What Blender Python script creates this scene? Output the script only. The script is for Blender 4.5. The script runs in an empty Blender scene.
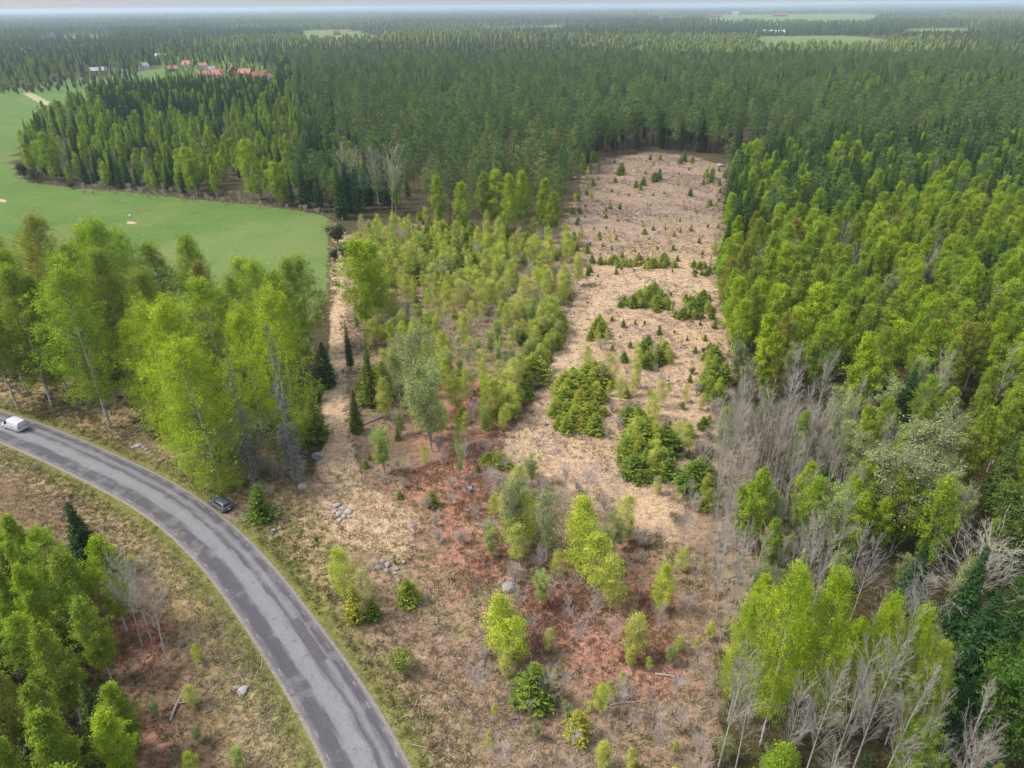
import bpy, bmesh, math, random, re
import numpy as np
from mathutils import Vector, Matrix
R = math.radians
rng = np.random.default_rng(7)
random.seed(7)
scn = bpy.context.scene
col = scn.collection

# ------------------------------------------------------------------ camera, sky, sun, exposure
H, FPX, PITCH, ROLL = 60.0, 711.0, R(28.0), R(0.5)
Fv = np.array([0, math.cos(PITCH), -math.sin(PITCH)])
Rv = np.array([1.0, 0, 0]); Uv = np.array([0, math.sin(PITCH), math.cos(PITCH)])
Iv = Rv*math.cos(ROLL) - Uv*math.sin(ROLL)
Jv = Uv*math.cos(ROLL) + Rv*math.sin(ROLL)
cam = bpy.data.cameras.new('camera'); cam_o = bpy.data.objects.new('camera', cam); col.objects.link(cam_o)
cam.sensor_width = 36; cam.lens = FPX/1024*36; cam.clip_start = 1; cam.clip_end = 60000
m = Matrix((Vector(Iv), Vector(Jv), Vector(-Fv))).transposed().to_4x4(); m.translation = (0, 0, H)
cam_o.matrix_world = m
scn.camera = cam_o

SUN_EL, SUN_AZ = 54, 268            # azimuth measured clockwise from +Y (the viewing direction)
w = bpy.data.worlds.new('World'); scn.world = w; w.use_nodes = True
nt = w.node_tree; bg = nt.nodes['Background']; sky = nt.nodes.new('ShaderNodeTexSky')
sky.sky_type = 'NISHITA'; sky.sun_disc = False; sky.sun_elevation = R(SUN_EL); sky.sun_rotation = R(SUN_AZ)
sky.altitude = 60; sky.air_density = 1.0; sky.dust_density = 4.0; sky.ozone_density = 1.0
veil = nt.nodes.new('ShaderNodeMix'); veil.data_type = 'RGBA'; veil.inputs[0].default_value = .36      # thin high overcast over the clear sky
nt.links.new(sky.outputs[0], veil.inputs[6]); veil.inputs[7].default_value = (4.3, 4.45, 4.7, 1)
nt.links.new(veil.outputs[2], bg.inputs[0]); bg.inputs[1].default_value = 0.12
sl = bpy.data.lights.new('sun', 'SUN'); sl.energy = 1.5; sl.angle = R(14); sl.color = (1, .965, .91)
so = bpy.data.objects.new('sun', sl); col.objects.link(so)
sd = Vector((math.sin(R(SUN_AZ))*math.cos(R(SUN_EL)), math.cos(R(SUN_AZ))*math.cos(R(SUN_EL)), math.sin(R(SUN_EL))))
so.rotation_euler = sd.to_track_quat('Z', 'Y').to_euler(); so.location = (0, 0, 300)
scn.view_settings.view_transform = 'Standard'; scn.view_settings.look = 'None'
scn.view_settings.exposure = 1.15; scn.view_settings.gamma = 1; scn.view_settings.use_curve_mapping = False
cy = scn.cycles
cy.max_bounces = 5; cy.diffuse_bounces = 3; cy.glossy_bounces = 2; cy.transmission_bounces = 3
cy.volume_bounces = 1; cy.transparent_max_bounces = 4; cy.use_denoising = True
cy.caustics_reflective = False; cy.caustics_refractive = False

# ------------------------------------------------------------------ projection helpers
def ray(px, py):
    return Fv*FPX + Iv*(px-512) - Jv*(py-384)
def G(px, py, z=0.0):
    """ground point seen at a pixel"""
    d = ray(px, py); t = (z-H)/d[2]
    return np.array([d[0]*t, d[1]*t])
def proj(P):
    P = np.asarray(P, float) - np.array([0, 0, H])
    z = P @ Fv
    return np.stack([512 + FPX*(P @ Iv)/z, 384 - FPX*(P @ Jv)/z, z], -1)
def GP(pts): return np.array([G(*p) for p in pts])
def height_for(px, py, top):
    b = G(px, py); lo, hi = .2, 60
    for _ in range(30):
        mid = (lo+hi)/2
        if proj([b[0], b[1], mid])[1] > top: lo = mid
        else: hi = mid
    return mid
def inside(P, poly):
    x, y = P[:, 0], P[:, 1]; r = np.zeros(len(P), bool); n = len(poly); j = n-1
    for i in range(n):
        xi, yi = poly[i]; xj, yj = poly[j]
        c = (yi > y) != (yj > y)
        with np.errstate(divide='ignore', invalid='ignore'):
            r ^= c & (x < (xj-xi)*(y-yi)/(yj-yi+1e-12)+xi)
        j = i
    return r
def sdist(P, poly, closed=True):
    d = np.full(len(P), 1e9); n = len(poly)
    for i in range(n if closed else n-1):
        a = poly[i]; b = poly[(i+1) % n]; ab = b-a
        t = np.clip(((P-a) @ ab)/(ab @ ab + 1e-12), 0, 1)
        d = np.minimum(d, np.linalg.norm(P-a-t[:, None]*ab, axis=1))
    return np.where(inside(P, poly), d, -d) if closed else d

# ------------------------------------------------------------------ mesh helpers
class MB:
    """collects geometry and links it as ONE mesh object"""
    def __init__(s): s.v = []; s.f = []; s.n = 0; s.tone = []; s.mi = []
    def add(s, v, f, tone=.5, mi=0):
        v = np.asarray(v, float).reshape(-1, 3); f = np.asarray(f, int)
        s.v.append(v); s.f.append(f + s.n); s.n += len(v)
        s.tone.append(np.broadcast_to(np.asarray(tone, float), (len(f),))); s.mi.append(np.full(len(f), mi))
    def tube(s, pts, rad, n=5, tone=.5, mi=0, cap=True):
        pts = np.asarray(pts, float); k = len(pts); rad = np.broadcast_to(np.asarray(rad, float), (k,))
        t = np.gradient(pts, axis=0); t /= np.linalg.norm(t, axis=1)[:, None]+1e-9
        ref = np.array([0, 0, 1.]) if abs(t[0][2]) < .8 else np.array([1., 0, 0])
        u = np.cross(t, ref); u /= np.linalg.norm(u, axis=1)[:, None]+1e-9; w_ = np.cross(t, u)
        a = np.arange(n)/n*2*math.pi
        v = pts[:, None]+rad[:, None, None]*(np.cos(a)[None, :, None]*u[:, None]+np.sin(a)[None, :, None]*w_[:, None])
        i = np.arange(k-1)[:, None]*n; j = np.arange(n)[None]; j2 = (j+1) % n
        f = np.stack([i+j, i+j2, i+n+j2, i+n+j], -1).reshape(-1, 4)
        s.add(v, f, tone, mi)
    def leaves(s, p, a, b, tone, up=0.0, r=rng):
        n = len(p); nr = r.normal(size=(n, 3))+np.array([0, 0, up]); nr /= np.linalg.norm(nr, axis=1)[:, None]
        u = np.cross(nr, r.normal(size=(n, 3))); u /= np.linalg.norm(u, axis=1)[:, None]+1e-9; v = np.cross(nr, u)
        sz = r.uniform(.65, 1.3, n)[:, None]
        V = np.stack([p-u*a*sz, p+v*b*sz, p+u*a*sz, p-v*b*sz], 1)
        s.add(V, np.arange(4*n).reshape(n, 4), tone)
    def blades(s, p, d, wdt, tone, r=rng):
        """narrow rhombs from p along d"""
        n = len(p); q = r.normal(size=(n, 3)); v = np.cross(d, q); v /= np.linalg.norm(v, axis=1)[:, None]+1e-9
        wv = v*np.broadcast_to(wdt, (n,))[:, None]
        V = np.stack([p, p+d*.45+wv, p+d, p+d*.45-wv], 1)
        s.add(V, np.arange(4*n).reshape(n, 4), tone)
    def box(s, x0, x1, y0, y1, z0, z1, mi=0, tone=.5):
        v = [(x, y, z) for x in (x0, x1) for y in (y0, y1) for z in (z0, z1)]
        s.add(v, [(0, 1, 3, 2), (4, 6, 7, 5), (0, 4, 5, 1), (2, 3, 7, 6), (0, 2, 6, 4), (1, 5, 7, 3)], tone, mi)
    def mesh(s, name, mats, smooth=False):
        me = bpy.data.meshes.new(name)
        V = np.concatenate(s.v).astype(np.float32)
        me.vertices.add(len(V)); me.vertices.foreach_set('co', V.ravel())
        tot = np.concatenate([np.full(len(f), f.shape[1]) for f in s.f]); loops = np.concatenate([f.ravel() for f in s.f])
        me.loops.add(len(loops)); me.loops.foreach_set('vertex_index', loops.astype(np.int32))
        me.polygons.add(len(tot)); st = np.concatenate([[0], np.cumsum(tot)[:-1]])
        me.polygons.foreach_set('loop_start', st.astype(np.int32))
        me.polygons.foreach_set('material_index', np.concatenate(s.mi).astype(np.int32))
        if smooth: me.polygons.foreach_set('use_smooth', np.ones(len(tot), bool))
        else: me.polygons.foreach_set('use_smooth', np.zeros(len(tot), bool))
        at = me.attributes.new('tone', 'FLOAT', 'FACE'); at.data.foreach_set('value', np.concatenate(s.tone).astype(np.float32))
        for mm in (mats if isinstance(mats, (list, tuple)) else [mats]): me.materials.append(mm)
        me.update(calc_edges=True); me.validate()
        return me
    def build(s, name, mats, parent=None, smooth=False):
        return link(name, s.mesh(name, mats, smooth), parent)
def link(name, data, parent=None):
    o = bpy.data.objects.new(name, data); col.objects.link(o)
    if parent: o.parent = parent
    return o
def empty(name, loc, rz=0.0, label=None, cat=None, group=None):
    o = link(name, None); o.location = loc; o.rotation_euler = (0, 0, rz); o.empty_display_size = .3
    tag(o, label, cat, group); return o
def tag(o, label=None, cat=None, group=None, kind=None):
    if label: o['label'] = label
    if cat: o['category'] = cat
    if group: o['group'] = group
    if kind: o['kind'] = kind
    return o

# ------------------------------------------------------------------ materials
def newmat(name):
    mt = bpy.data.materials.new(name); mt.use_nodes = True
    t = mt.node_tree; return mt, t, t.nodes['Principled BSDF']
def node(t, ty, **kw):
    n = t.nodes.new(ty)
    for k, v in kw.items():
        if k.startswith('in_'):
            n.inputs[int(k[3:])].default_value = v
        else: setattr(n, k, v)
    return n
def noise(t, scale, detail=4, rough=.6, vec=None, dist=0):
    n = node(t, 'ShaderNodeTexNoise'); n.inputs['Scale'].default_value = scale
    n.inputs['Detail'].default_value = detail; n.inputs['Roughness'].default_value = rough; n.inputs['Distortion'].default_value = dist
    if vec is not None: t.links.new(vec, n.inputs['Vector'])
    return n.outputs['Fac']
def ramp(t, fac, stops, interp='LINEAR'):
    n = node(t, 'ShaderNodeValToRGB'); n.color_ramp.interpolation = interp
    e = n.color_ramp.elements
    while len(e) < len(stops): e.new(.5)
    for k, (p, c) in enumerate(stops):
        e[k].position = p; e[k].color = (*c, 1) if len(c) == 3 else c
    t.links.new(fac, n.inputs[0]); return n.outputs[0]
def mix(t, fac, a, b, mode='MIX'):
    n = node(t, 'ShaderNodeMix', data_type='RGBA', blend_type=mode)
    for i, x in ((0, fac), (6, a), (7, b)):
        if isinstance(x, bpy.types.NodeSocket): t.links.new(x, n.inputs[i])
        elif i == 0: n.inputs[0].default_value = x
        else: n.inputs[i].default_value = (*x, 1)
    return n.outputs[2]
def math_(t, op, a, b=0.0, c=0.0, clamp=False):
    n = node(t, 'ShaderNodeMath', operation=op, use_clamp=clamp)
    for i, x in ((0, a), (1, b), (2, c)):
        if isinstance(x, bpy.types.NodeSocket): t.links.new(x, n.inputs[i])
        else: n.inputs[i].default_value = x
    return n.outputs[0]
def step(t, x, lo, hi):
    n = node(t, 'ShaderNodeMapRange', interpolation_type='SMOOTHSTEP'); n.inputs[1].default_value = lo; n.inputs[2].default_value = hi
    t.links.new(x, n.inputs[0]); return n.outputs[0]
def attr(t, name, ty='GEOMETRY'):
    n = node(t, 'ShaderNodeAttribute', attribute_name=name, attribute_type=ty); return n.outputs['Fac']
def objco(t): return node(t, 'ShaderNodeTexCoord').outputs['Object']
def bump(t, b, h, strength=.4, dist=.05):
    n = node(t, 'ShaderNodeBump'); n.inputs['Strength'].default_value = strength; n.inputs['Distance'].default_value = dist
    t.links.new(h, n.inputs['Height']); t.links.new(n.outputs[0], b.inputs['Normal'])

def leafmat(name, stops, trans=.3, tonegain=.5):
    """foliage: tint (per tree) picks the hue, tone (per spray) varies it"""
    mt, t, b = newmat(name)
    tint = attr(t, 'tint', 'INSTANCER')
    c = ramp(t, tint, stops)
    tone = attr(t, 'tone')
    k = math_(t, 'MULTIPLY_ADD', tone, tonegain*2, 1-tonegain)
    c2 = mix(t, 1.0, c, (1, 1, 1), 'MULTIPLY')
    vm = node(t, 'ShaderNodeVectorMath', operation='SCALE'); t.links.new(c2, vm.inputs[0]); t.links.new(k, vm.inputs['Scale'])
    hs = node(t, 'ShaderNodeHueSaturation'); t.links.new(vm.outputs[0], hs.inputs['Color'])
    t.links.new(math_(t, 'MULTIPLY_ADD', tone, -.03, .515), hs.inputs['Hue'])
    c3 = hs.outputs[0]
    d = node(t, 'ShaderNodeBsdfDiffuse'); t.links.new(c3, d.inputs[0])
    tr = node(t, 'ShaderNodeBsdfTranslucent'); t.links.new(c3, tr.inputs[0])
    mx = node(t, 'ShaderNodeMixShader'); mx.inputs[0].default_value = trans
    t.links.new(d.outputs[0], mx.inputs[1]); t.links.new(tr.outputs[0], mx.inputs[2])
    t.links.new(mx.outputs[0], t.nodes['Material Output'].inputs[0]); t.nodes.remove(b)
    return mt
def solid(name, c, rough=.6, metal=0.0, var=.12, scale=3.0):
    mt, t, b = newmat(name)
    n = noise(t, scale, 5, .6, objco(t))
    lo = tuple(x*(1-var) for x in c); hi = tuple(min(1, x*(1+var)) for x in c)
    t.links.new(ramp(t, n, [(.3, lo), (.7, hi)]), b.inputs['Base Color'])
    b.inputs['Roughness'].default_value = rough; b.inputs['Metallic'].default_value = metal
    return mt

LEAF = {
 'birch': leafmat('birch_leaves', [(0, (.335, .440, .026)), (.35, (.245, .365, .032)), (.7, (.240, .305, .036)), (1, (.290, .240, .050))], .3),
 'young': leafmat('young_birch_leaves', [(0, (.420, .500, .050)), (.5, (.440, .475, .100)), (1, (.450, .420, .160))], .3),
 'sallow': leafmat('sallow_leaves', [(0, (.320, .440, .090)), (.5, (.340, .420, .125)), (1, (.255, .280, .125))], .3),
 'spruce': leafmat('spruce_needles', [(0, (.030, .076, .024)), (.5, (.058, .118, .028)), (1, (.130, .165, .032))], .12, .45),
 'ysp': leafmat('young_spruce_needles', [(0, (.125, .195, .032)), (.5, (.240, .300, .040)), (1, (.370, .365, .048))], .2, .5),
 'pine': leafmat('pine_needles', [(0, (.085, .165, .055)), (.5, (.135, .230, .066)), (1, (.215, .285, .078))], .2, .4),
 'broad': leafmat('broadleaf_leaves', [(0, (.090, .170, .026)), (.5, (.110, .170, .032)), (1, (.150, .180, .060))], .3),
 'shrub': leafmat('shrub_leaves', [(0, (.055, .075, .030)), (.5, (.110, .150, .045)), (1, (.260, .290, .055))], .25),
 'lichen': leafmat('lichen_twigs', [(0, (.15, .145, .13)), (1, (.20, .195, .18))], .1),
 'bud': leafmat('twig_buds', [(0, (.40, .33, .28)), (1, (.44, .38, .30))], .2),
 'grass': leafmat('dry_grass_blades', [(0, (.30, .22, .11)), (.5, (.36, .27, .15)), (1, (.24, .20, .07))], .3),
}
def barkmat(name, light, dark, sc=(6, 6, 1.6), thr=(.5, .62), upper=None, h0=6, h1=11):
    mt, t, b = newmat(name)
    mp = node(t, 'ShaderNodeMapping'); mp.inputs['Scale'].default_value = sc; oc = objco(t); t.links.new(oc, mp.inputs['Vector'])
    n = noise(t, 1.0, 5, .65, mp.outputs[0])
    c = mix(t, step(t, n, *thr), light, dark)
    if upper:
        sx = node(t, 'ShaderNodeSeparateXYZ'); t.links.new(oc, sx.inputs[0])
        c = mix(t, step(t, sx.outputs[2], h0, h1), c, upper)
    t.links.new(c, b.inputs['Base Color']); b.inputs['Roughness'].default_value = .9
    b.inputs['Specular IOR Level'].default_value = .15
    return mt
BARK = {
 'birch': barkmat('birch_bark', (.52, .50, .46), (.10, .09, .08)),
 'limb': barkmat('birch_limb_bark', (.20, .165, .135), (.10, .08, .07)),
 'bare': barkmat('aspen_bark', (.46, .45, .40), (.25, .24, .21)),
 'twig': barkmat('bare_twigs', (.38, .345, .30), (.28, .25, .215)),
 'pinktwig': barkmat('pinkish_twigs', (.46, .39, .355), (.33, .275, .25)),
 'spruce': barkmat('spruce_bark', (.13, .10, .08), (.07, .055, .045)),
 'pine': barkmat('pine_bark', (.15, .115, .095), (.08, .06, .05), upper=(.30, .155, .075)),
 'dead': barkmat('grey_dead_wood', (.25, .235, .22), (.12, .11, .10)),
}
MAT = {
 'white': solid('white_car_paint', (.60, .61, .62), .25, 0, .02), 'dark': solid('graphite_car_paint', (.12, .13, .145), .35, .3, .05),
 'glass': solid('dark_car_glass', (.012, .014, .018), .08, 0, .05), 'rubber': solid('tyre_rubber', (.02, .02, .02), .85),
 'rim': solid('alloy_rim', (.45, .46, .48), .35, .6), 'black': solid('black_plastic', (.03, .03, .032), .6),
 'red': solid('red_lens', (.50, .02, .03), .25), 'plate': solid('plate_white', (.75, .75, .72), .5), 'decal': solid('grey_decal', (.28, .32, .34), .5),
 'clear': solid('clear_lens', (.7, .7, .68), .2), 'steel': solid('galvanised_steel', (.42, .44, .45), .45, .5),
 'lamp': solid('lamp_housing', (.66, .67, .68), .4), 'stone': solid('granite', (.26, .245, .235), .9, 0, .35, 2.2),
 'palestone': solid('pale_granite', (.37, .335, .315), .9, 0, .3, 2.2), 'wood': solid('weathered_log', (.33, .28, .23), .9, 0, .3),
 'soil': solid('bare_soil', (.40, .30, .20), .95, 0, .25),
 'redwall': solid('red_plank_wall', (.24, .045, .035), .8), 'whitewall': solid('white_wall', (.50, .485, .455), .8),
 'brownwall': solid('brown_wall', (.20, .13, .10), .8), 'tile': solid('orange_roof_tile', (.40, .145, .095), .8, 0, .2),
 'redroof': solid('dark_red_roof', (.26, .05, .04), .7), 'greyroof': solid('grey_sheet_roof', (.29, .31, .34), .5), 'blueroof': solid('pale_blue_roof', (.40, .47, .52), .4),
 'trim': solid('white_trim', (.72, .72, .70), .6), 'pane': solid('window_pane', (.03, .035, .045), .1), 'brick': solid('chimney_brick', (.25, .11, .08), .9),
}

# ------------------------------------------------------------------ road geometry
LOW = [(-60, 424), (0, 439.4), (25, 448), (50.5, 459.6), (76, 472), (101, 487), (126, 501), (151.6, 519), (177, 539), (192, 554), (211, 573), (233, 604), (256, 638.4), (271, 660), (286, 685), (301.5, 708), (317, 736), (327, 761), (350, 830)]
UPP = [(-60, 393), (0, 411.6), (28, 421.7), (50.5, 430.5), (76, 440.7), (101, 450.8), (126, 461), (151.6, 471), (172, 480), (202, 499), (227.4, 520), (242.6, 534), (257, 550), (279, 574), (301.5, 604), (324, 637), (344.5, 665), (364.7, 693), (382, 715.5), (397.5, 738), (410, 762), (440, 830)]
def resample(p, n):
    d = np.concatenate([[0], np.cumsum(np.linalg.norm(np.diff(p, axis=0), axis=1))])
    s = np.linspace(0, d[-1], n); return np.stack([np.interp(s, d, p[:, k]) for k in (0, 1)], 1)
def smooth(p, it=6):
    p = p.copy()
    for _ in range(it): p[1:-1] = .25*p[:-2]+.5*p[1:-1]+.25*p[2:]
    return p
_l = smooth(resample(GP(LOW), 60), 8); _u = smooth(resample(GP(UPP), 60), 8)
_c = resample(smooth((_l+_u)/2, 8), 160)
_t = np.gradient(_c, axis=0); _t /= np.linalg.norm(_t, axis=1)[:, None]; _n = np.stack([-_t[:, 1], _t[:, 0]], 1)   # to the far (upper) side
ROADW = float(np.median(2*sdist(_c, _u, False)))
HW = ROADW/2
roadd = lambda P: sdist(P, _c, False)

def gz(P):
    P = np.asarray(P, float).reshape(-1, 2); x, y = P[:, 0], P[:, 1]
    z = .30*np.sin(x/13+1)*np.sin(y/17+.5)+.18*np.sin(x/5.1+y/7.3)*np.sin(y/4.3-x/9)+.06*np.sin(x*1.9+y*.7)*np.sin(y*1.6-x*.5)
    near = (np.abs(x) < 140) & (y < 200)
    f = np.zeros(len(P)); f[~near] = 1
    if near.any(): f[near] = np.clip((roadd(P[near])-HW-.6)/5, 0, 1)
    return z*f*np.clip((700-y)/400, 0, 1)
def gz1(p): return float(gz([p])[0])

# ------------------------------------------------------------------ ground zones (photo pixels turned into ground polygons)
FIELD = [(-90, 96), (0, 89), (45, 83), (75, 79), (110, 74), (150, 71), (190, 74), (170, 84), (110, 95), (75, 106), (45, 122), (22, 150), (15, 166), (20, 177), (34, 184), (85, 187.6), (135, 193), (186, 199), (237, 203), (288, 209.6), (322, 215), (333, 222), (332, 250), (329, 290), (318, 322), (250, 322), (150, 312), (60, 296), (0, 275), (-90, 262)]
CLEAR = [(584, 178), (600, 158), (650, 152), (700, 158), (724, 168), (722, 230), (716, 280), (727, 330), (733, 370), (720, 420), (705, 452), (694, 490), (676, 520), (652, 545), (628, 540), (610, 500), (560, 482), (495, 470), (497, 440), (530, 408), (556, 365), (566, 335), (585, 300), (575, 262), (560, 235), (575, 205)]
TRACK = [(332, 222), (345, 232), (344, 290), (347, 330), (347, 400), (352, 440), (362, 485), (420, 520), (400, 560), (350, 545), (318, 520), (312, 480), (326, 440), (322, 400), (330, 340), (330, 290)]
PLOT = [(341, 236), (400, 222), (470, 232), (560, 235), (575, 262), (585, 300), (566, 335), (556, 365), (530, 408), (497, 440), (495, 470), (560, 482), (610, 500), (628, 540), (690, 560), (720, 620), (712, 830), (450, 830), (410, 740), (345, 650), (330, 600), (380, 550), (362, 485), (348, 440), (342, 400), (340, 330), (341, 280)]
RED1 = [(420, 380), (500, 375), (540, 395), (505, 440), (490, 500), (520, 560), (470, 600), (430, 560), (400, 500)]
RED2 = [(520, 575), (560, 540), (630, 535), (668, 570), (680, 640), (700, 690), (640, 700), (560, 690), (520, 640)]
RED3 = [(90, 590), (150, 610), (185, 650), (190, 720), (150, 800), (130, 760), (120, 690)]
FARF = [[(306, 31), (345, 30), (384, 37), (388, 47), (330, 51), (296, 45)], [(752, 42), (760, 36.5), (882, 36.5), (892, 42), (876, 55), (765, 55)],
        [(700, 19), (715, 15), (870, 13.5), (880, 17), (866, 24), (715, 25)], [(480, 27), (560, 25.5), (570, 32), (480, 34)], [(40, 36), (110, 34.5), (114, 42), (36, 44)], [(905, 29), (980, 27.5), (990, 35), (900, 37)], [(655, 18), (690, 16.5), (700, 19), (660, 20.5)],
        [(150, 60), (170, 52), (240, 56), (262, 66), (280, 84), (262, 92), (180, 88), (170, 76)]]
PATHP = GP([(578, 288), (640, 272), (722, 282), (724, 298), (650, 290), (606, 300), (598, 325), (584, 348), (566, 385), (552, 408), (545, 432), (560, 455), (500, 462), (490, 448), (520, 418), (540, 385), (558, 345), (568, 318)])
gp = {k: GP(v) for k, v in dict(field=FIELD, clear=CLEAR, track=TRACK, plot=PLOT, red1=RED1, red2=RED2, red3=RED3).items()}
farf = [GP(v) for v in FARF]

def graded(a, b, st, ends, g=1.09):
    xs = list(np.arange(a, b+st, st)); s = st
    while xs[-1] < ends[1]: s *= g; xs.append(xs[-1]+s)
    s = st; pre = []
    x = xs[0]
    while x > ends[0]: s *= g; x -= s; pre.append(x)
    return np.array(pre[::-1]+xs)
xs = graded(-120, 120, .8, (-15000, 15000)); ys = graded(28, 290, .8, (-600, 15500))
X, Y = np.meshgrid(xs, ys); P2 = np.stack([X.ravel(), Y.ravel()], 1)
def wgt(poly, soft): return np.clip(.5+sdist(P2, poly)/(2*soft), 0, 1)
W = {}
W['field'] = wgt(gp['field'], 1.2); W['dry'] = wgt(GP([(140, 250), (200, 232), (270, 222), (330, 212), (345, 300), (300, 340), (100, 330)]), 12)
for fp in farf[:-1]: W['dry'] = np.maximum(W['dry'], 1.6*wgt(fp, 8))
for fp in farf: W['field'] = np.maximum(W['field'], wgt(fp, 8))
W['tan'] = np.maximum(wgt(gp['clear'], 7), .9*wgt(gp['track'], 2.0))
W['plot'] = np.maximum(wgt(gp['plot'], 4), .8*wgt(GP([(640, 560), (690, 490), (712, 440), (735, 400), (770, 470), (790, 560), (770, 640), (730, 700), (700, 650)]), 5)); W['brown'] = wgt(GP([(-80, 470), (0, 470), (60, 490), (110, 540), (170, 600), (215, 690), (240, 800), (100, 800), (60, 600), (-80, 560)]), 4)
W['track'] = np.maximum(wgt(gp['track'], 1.2), wgt(PATHP, 1.0))
W['red'] = np.maximum(np.maximum(1.0*wgt(gp['red1'], 9), 1.0*wgt(gp['red2'], 7)), .85*wgt(gp['red3'], 5))
_d = roadd(P2); W['verge'] = np.clip(1-(_d-HW)/7.0, 0, 1)
W['open'] = np.clip(1-(_d-HW-9)/9, 0, 1)
Z = gz(P2); Z[_d < HW+.5] = -.05
Z[np.hypot(P2[:, 0], P2[:, 1]) > 1000] = 0
nx, ny = len(xs), len(ys)
gi = (np.arange(ny-1)[:, None]*nx+np.arange(nx-1)[None]).ravel()
mb = MB(); mb.add(np.stack([P2[:, 0], P2[:, 1], Z], 1), np.stack([gi, gi+1, gi+nx+1, gi+nx], 1))
def ground_mat():
    mt, t, b = newmat('ground_soil_and_grass'); co = objco(t)
    nL = noise(t, .045, 4, .6, co); nM = noise(t, .22, 5, .65, co); nS = noise(t, 1.1, 5, .7, co); nF = noise(t, 3.5, 3, .7, co)
    mp = node(t, 'ShaderNodeMapping'); t.links.new(co, mp.inputs[0]); mp.inputs['Location'].default_value = (37, 11, 5)
    nM2 = noise(t, .3, 5, .7, mp.outputs[0]); nS2 = noise(t, .9, 5, .7, mp.outputs[0])
    def mask(name, lo=.4, hi=.6, amp=.8, n=None):
        a = attr(t, name)
        s = math_(t, 'MULTIPLY_ADD', math_(t, 'SUBTRACT', n or nM, .5), amp, a)
        return step(t, s, lo, hi)
    floor_ = ramp(t, nS, [(.28, (.030, .022, .012)), (.5, (.075, .058, .028)), (.72, (.12, .095, .045))])
    floor_ = mix(t, step(t, nM2, .5, .62), floor_, (.055, .062, .018))
    rough_ = ramp(t, nS, [(.25, (.11, .08, .04)), (.42, (.245, .18, .09)), (.6, (.355, .27, .145)), (.8, (.46, .365, .215))])
    rough_ = mix(t, math_(t, 'MULTIPLY', step(t, nM2, .50, .64), .65), rough_, (.15, .16, .045))
    rough_ = mix(t, math_(t, 'MULTIPLY', step(t, nS2, .56, .7), .55), rough_, (.16, .12, .075))
    c = mix(t, mask('open', .35, .65, .9), floor_, rough_)
    plot_ = ramp(t, nS, [(.25, (.11, .078, .05)), (.42, (.23, .155, .10)), (.62, (.335, .235, .15)), (.8, (.42, .315, .21))])
    plot_ = mix(t, math_(t, 'MULTIPLY', step(t, nM, .52, .68), .65), plot_, (.22, .20, .075))
    plot_ = mix(t, math_(t, 'MULTIPLY', step(t, nM2, .55, .68), .6), plot_, (.20, .14, .13))
    c = mix(t, math_(t, 'MULTIPLY', mask('brown', .35, .75, 1.2, nM2), .7), c, ramp(t, nS2, [(.3, (.075, .045, .028)), (.55, (.17, .105, .065)), (.75, (.28, .19, .12))]))
    c = mix(t, mask('plot', .4, .6, .7), c, plot_)
    red_ = ramp(t, nS2, [(.3, (.24, .11, .072)), (.5, (.42, .195, .135)), (.72, (.50, .32, .225))])
    c = mix(t, math_(t, 'MULTIPLY', mask('red', .40, .80, 1.7, nM2), .8), c, red_)
    tan_ = ramp(t, nS, [(.22, (.22, .145, .085)), (.42, (.40, .275, .165)), (.6, (.50, .36, .225)), (.8, (.58, .44, .29))])
    tan_ = mix(t, math_(t, 'MULTIPLY', step(t, nM2, .50, .62), .65), tan_, (.27, .19, .17))
    tan_ = mix(t, math_(t, 'MULTIPLY', step(t, nM, .58, .7), .45), tan_, (.36, .16, .09))
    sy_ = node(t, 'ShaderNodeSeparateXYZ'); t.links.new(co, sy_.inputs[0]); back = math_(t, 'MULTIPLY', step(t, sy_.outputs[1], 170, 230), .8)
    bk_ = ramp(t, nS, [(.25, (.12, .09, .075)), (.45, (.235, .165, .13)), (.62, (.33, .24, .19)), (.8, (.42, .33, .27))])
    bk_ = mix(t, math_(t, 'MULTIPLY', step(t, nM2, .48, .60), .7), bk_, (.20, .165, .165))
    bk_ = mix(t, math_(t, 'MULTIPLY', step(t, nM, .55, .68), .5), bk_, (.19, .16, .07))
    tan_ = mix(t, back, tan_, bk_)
    tan_ = mix(t, math_(t, 'MULTIPLY', step(t, nL, .5, .62), .35), tan_, (.28, .22, .10))
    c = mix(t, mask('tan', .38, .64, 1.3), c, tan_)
    c = mix(t, math_(t, 'MULTIPLY', mask('track', .35, .65, .55), .85), c, ramp(t, nS, [(.22, (.27, .18, .11)), (.45, (.44, .315, .195)), (.65, (.54, .405, .265)), (.82, (.62, .48, .33))]))
    ver_ = ramp(t, nS, [(.3, (.075, .085, .02)), (.55, (.14, .155, .035)), (.75, (.25, .215, .09))])
    c = mix(t, math_(t, 'MULTIPLY', mask('verge', .45, .8, .9, nS2), .85), c, ver_)
    mp2 = node(t, 'ShaderNodeMapping'); t.links.new(co, mp2.inputs[0]); mp2.inputs['Rotation'].default_value = (0, 0, .35); mp2.inputs['Scale'].default_value = (.25, 1, 1)
    nR = noise(t, .35, 4, .6, mp2.outputs[0])
    wv = node(t, 'ShaderNodeTexWave', bands_direction='Y'); t.links.new(mp2.outputs[0], wv.inputs['Vector']); wv.inputs['Scale'].default_value = .11; wv.inputs['Distortion'].default_value = 2.0; wv.inputs['Detail'].default_value = 3
    fld_ = ramp(t, nL, [(.35, (.058, .140, .015)), (.5, (.080, .156, .020)), (.62, (.135, .168, .035))])
    fld_ = mix(t, math_(t, 'MULTIPLY', step(t, nR, .45, .65), .5), fld_, (.13, .155, .030))
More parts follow.
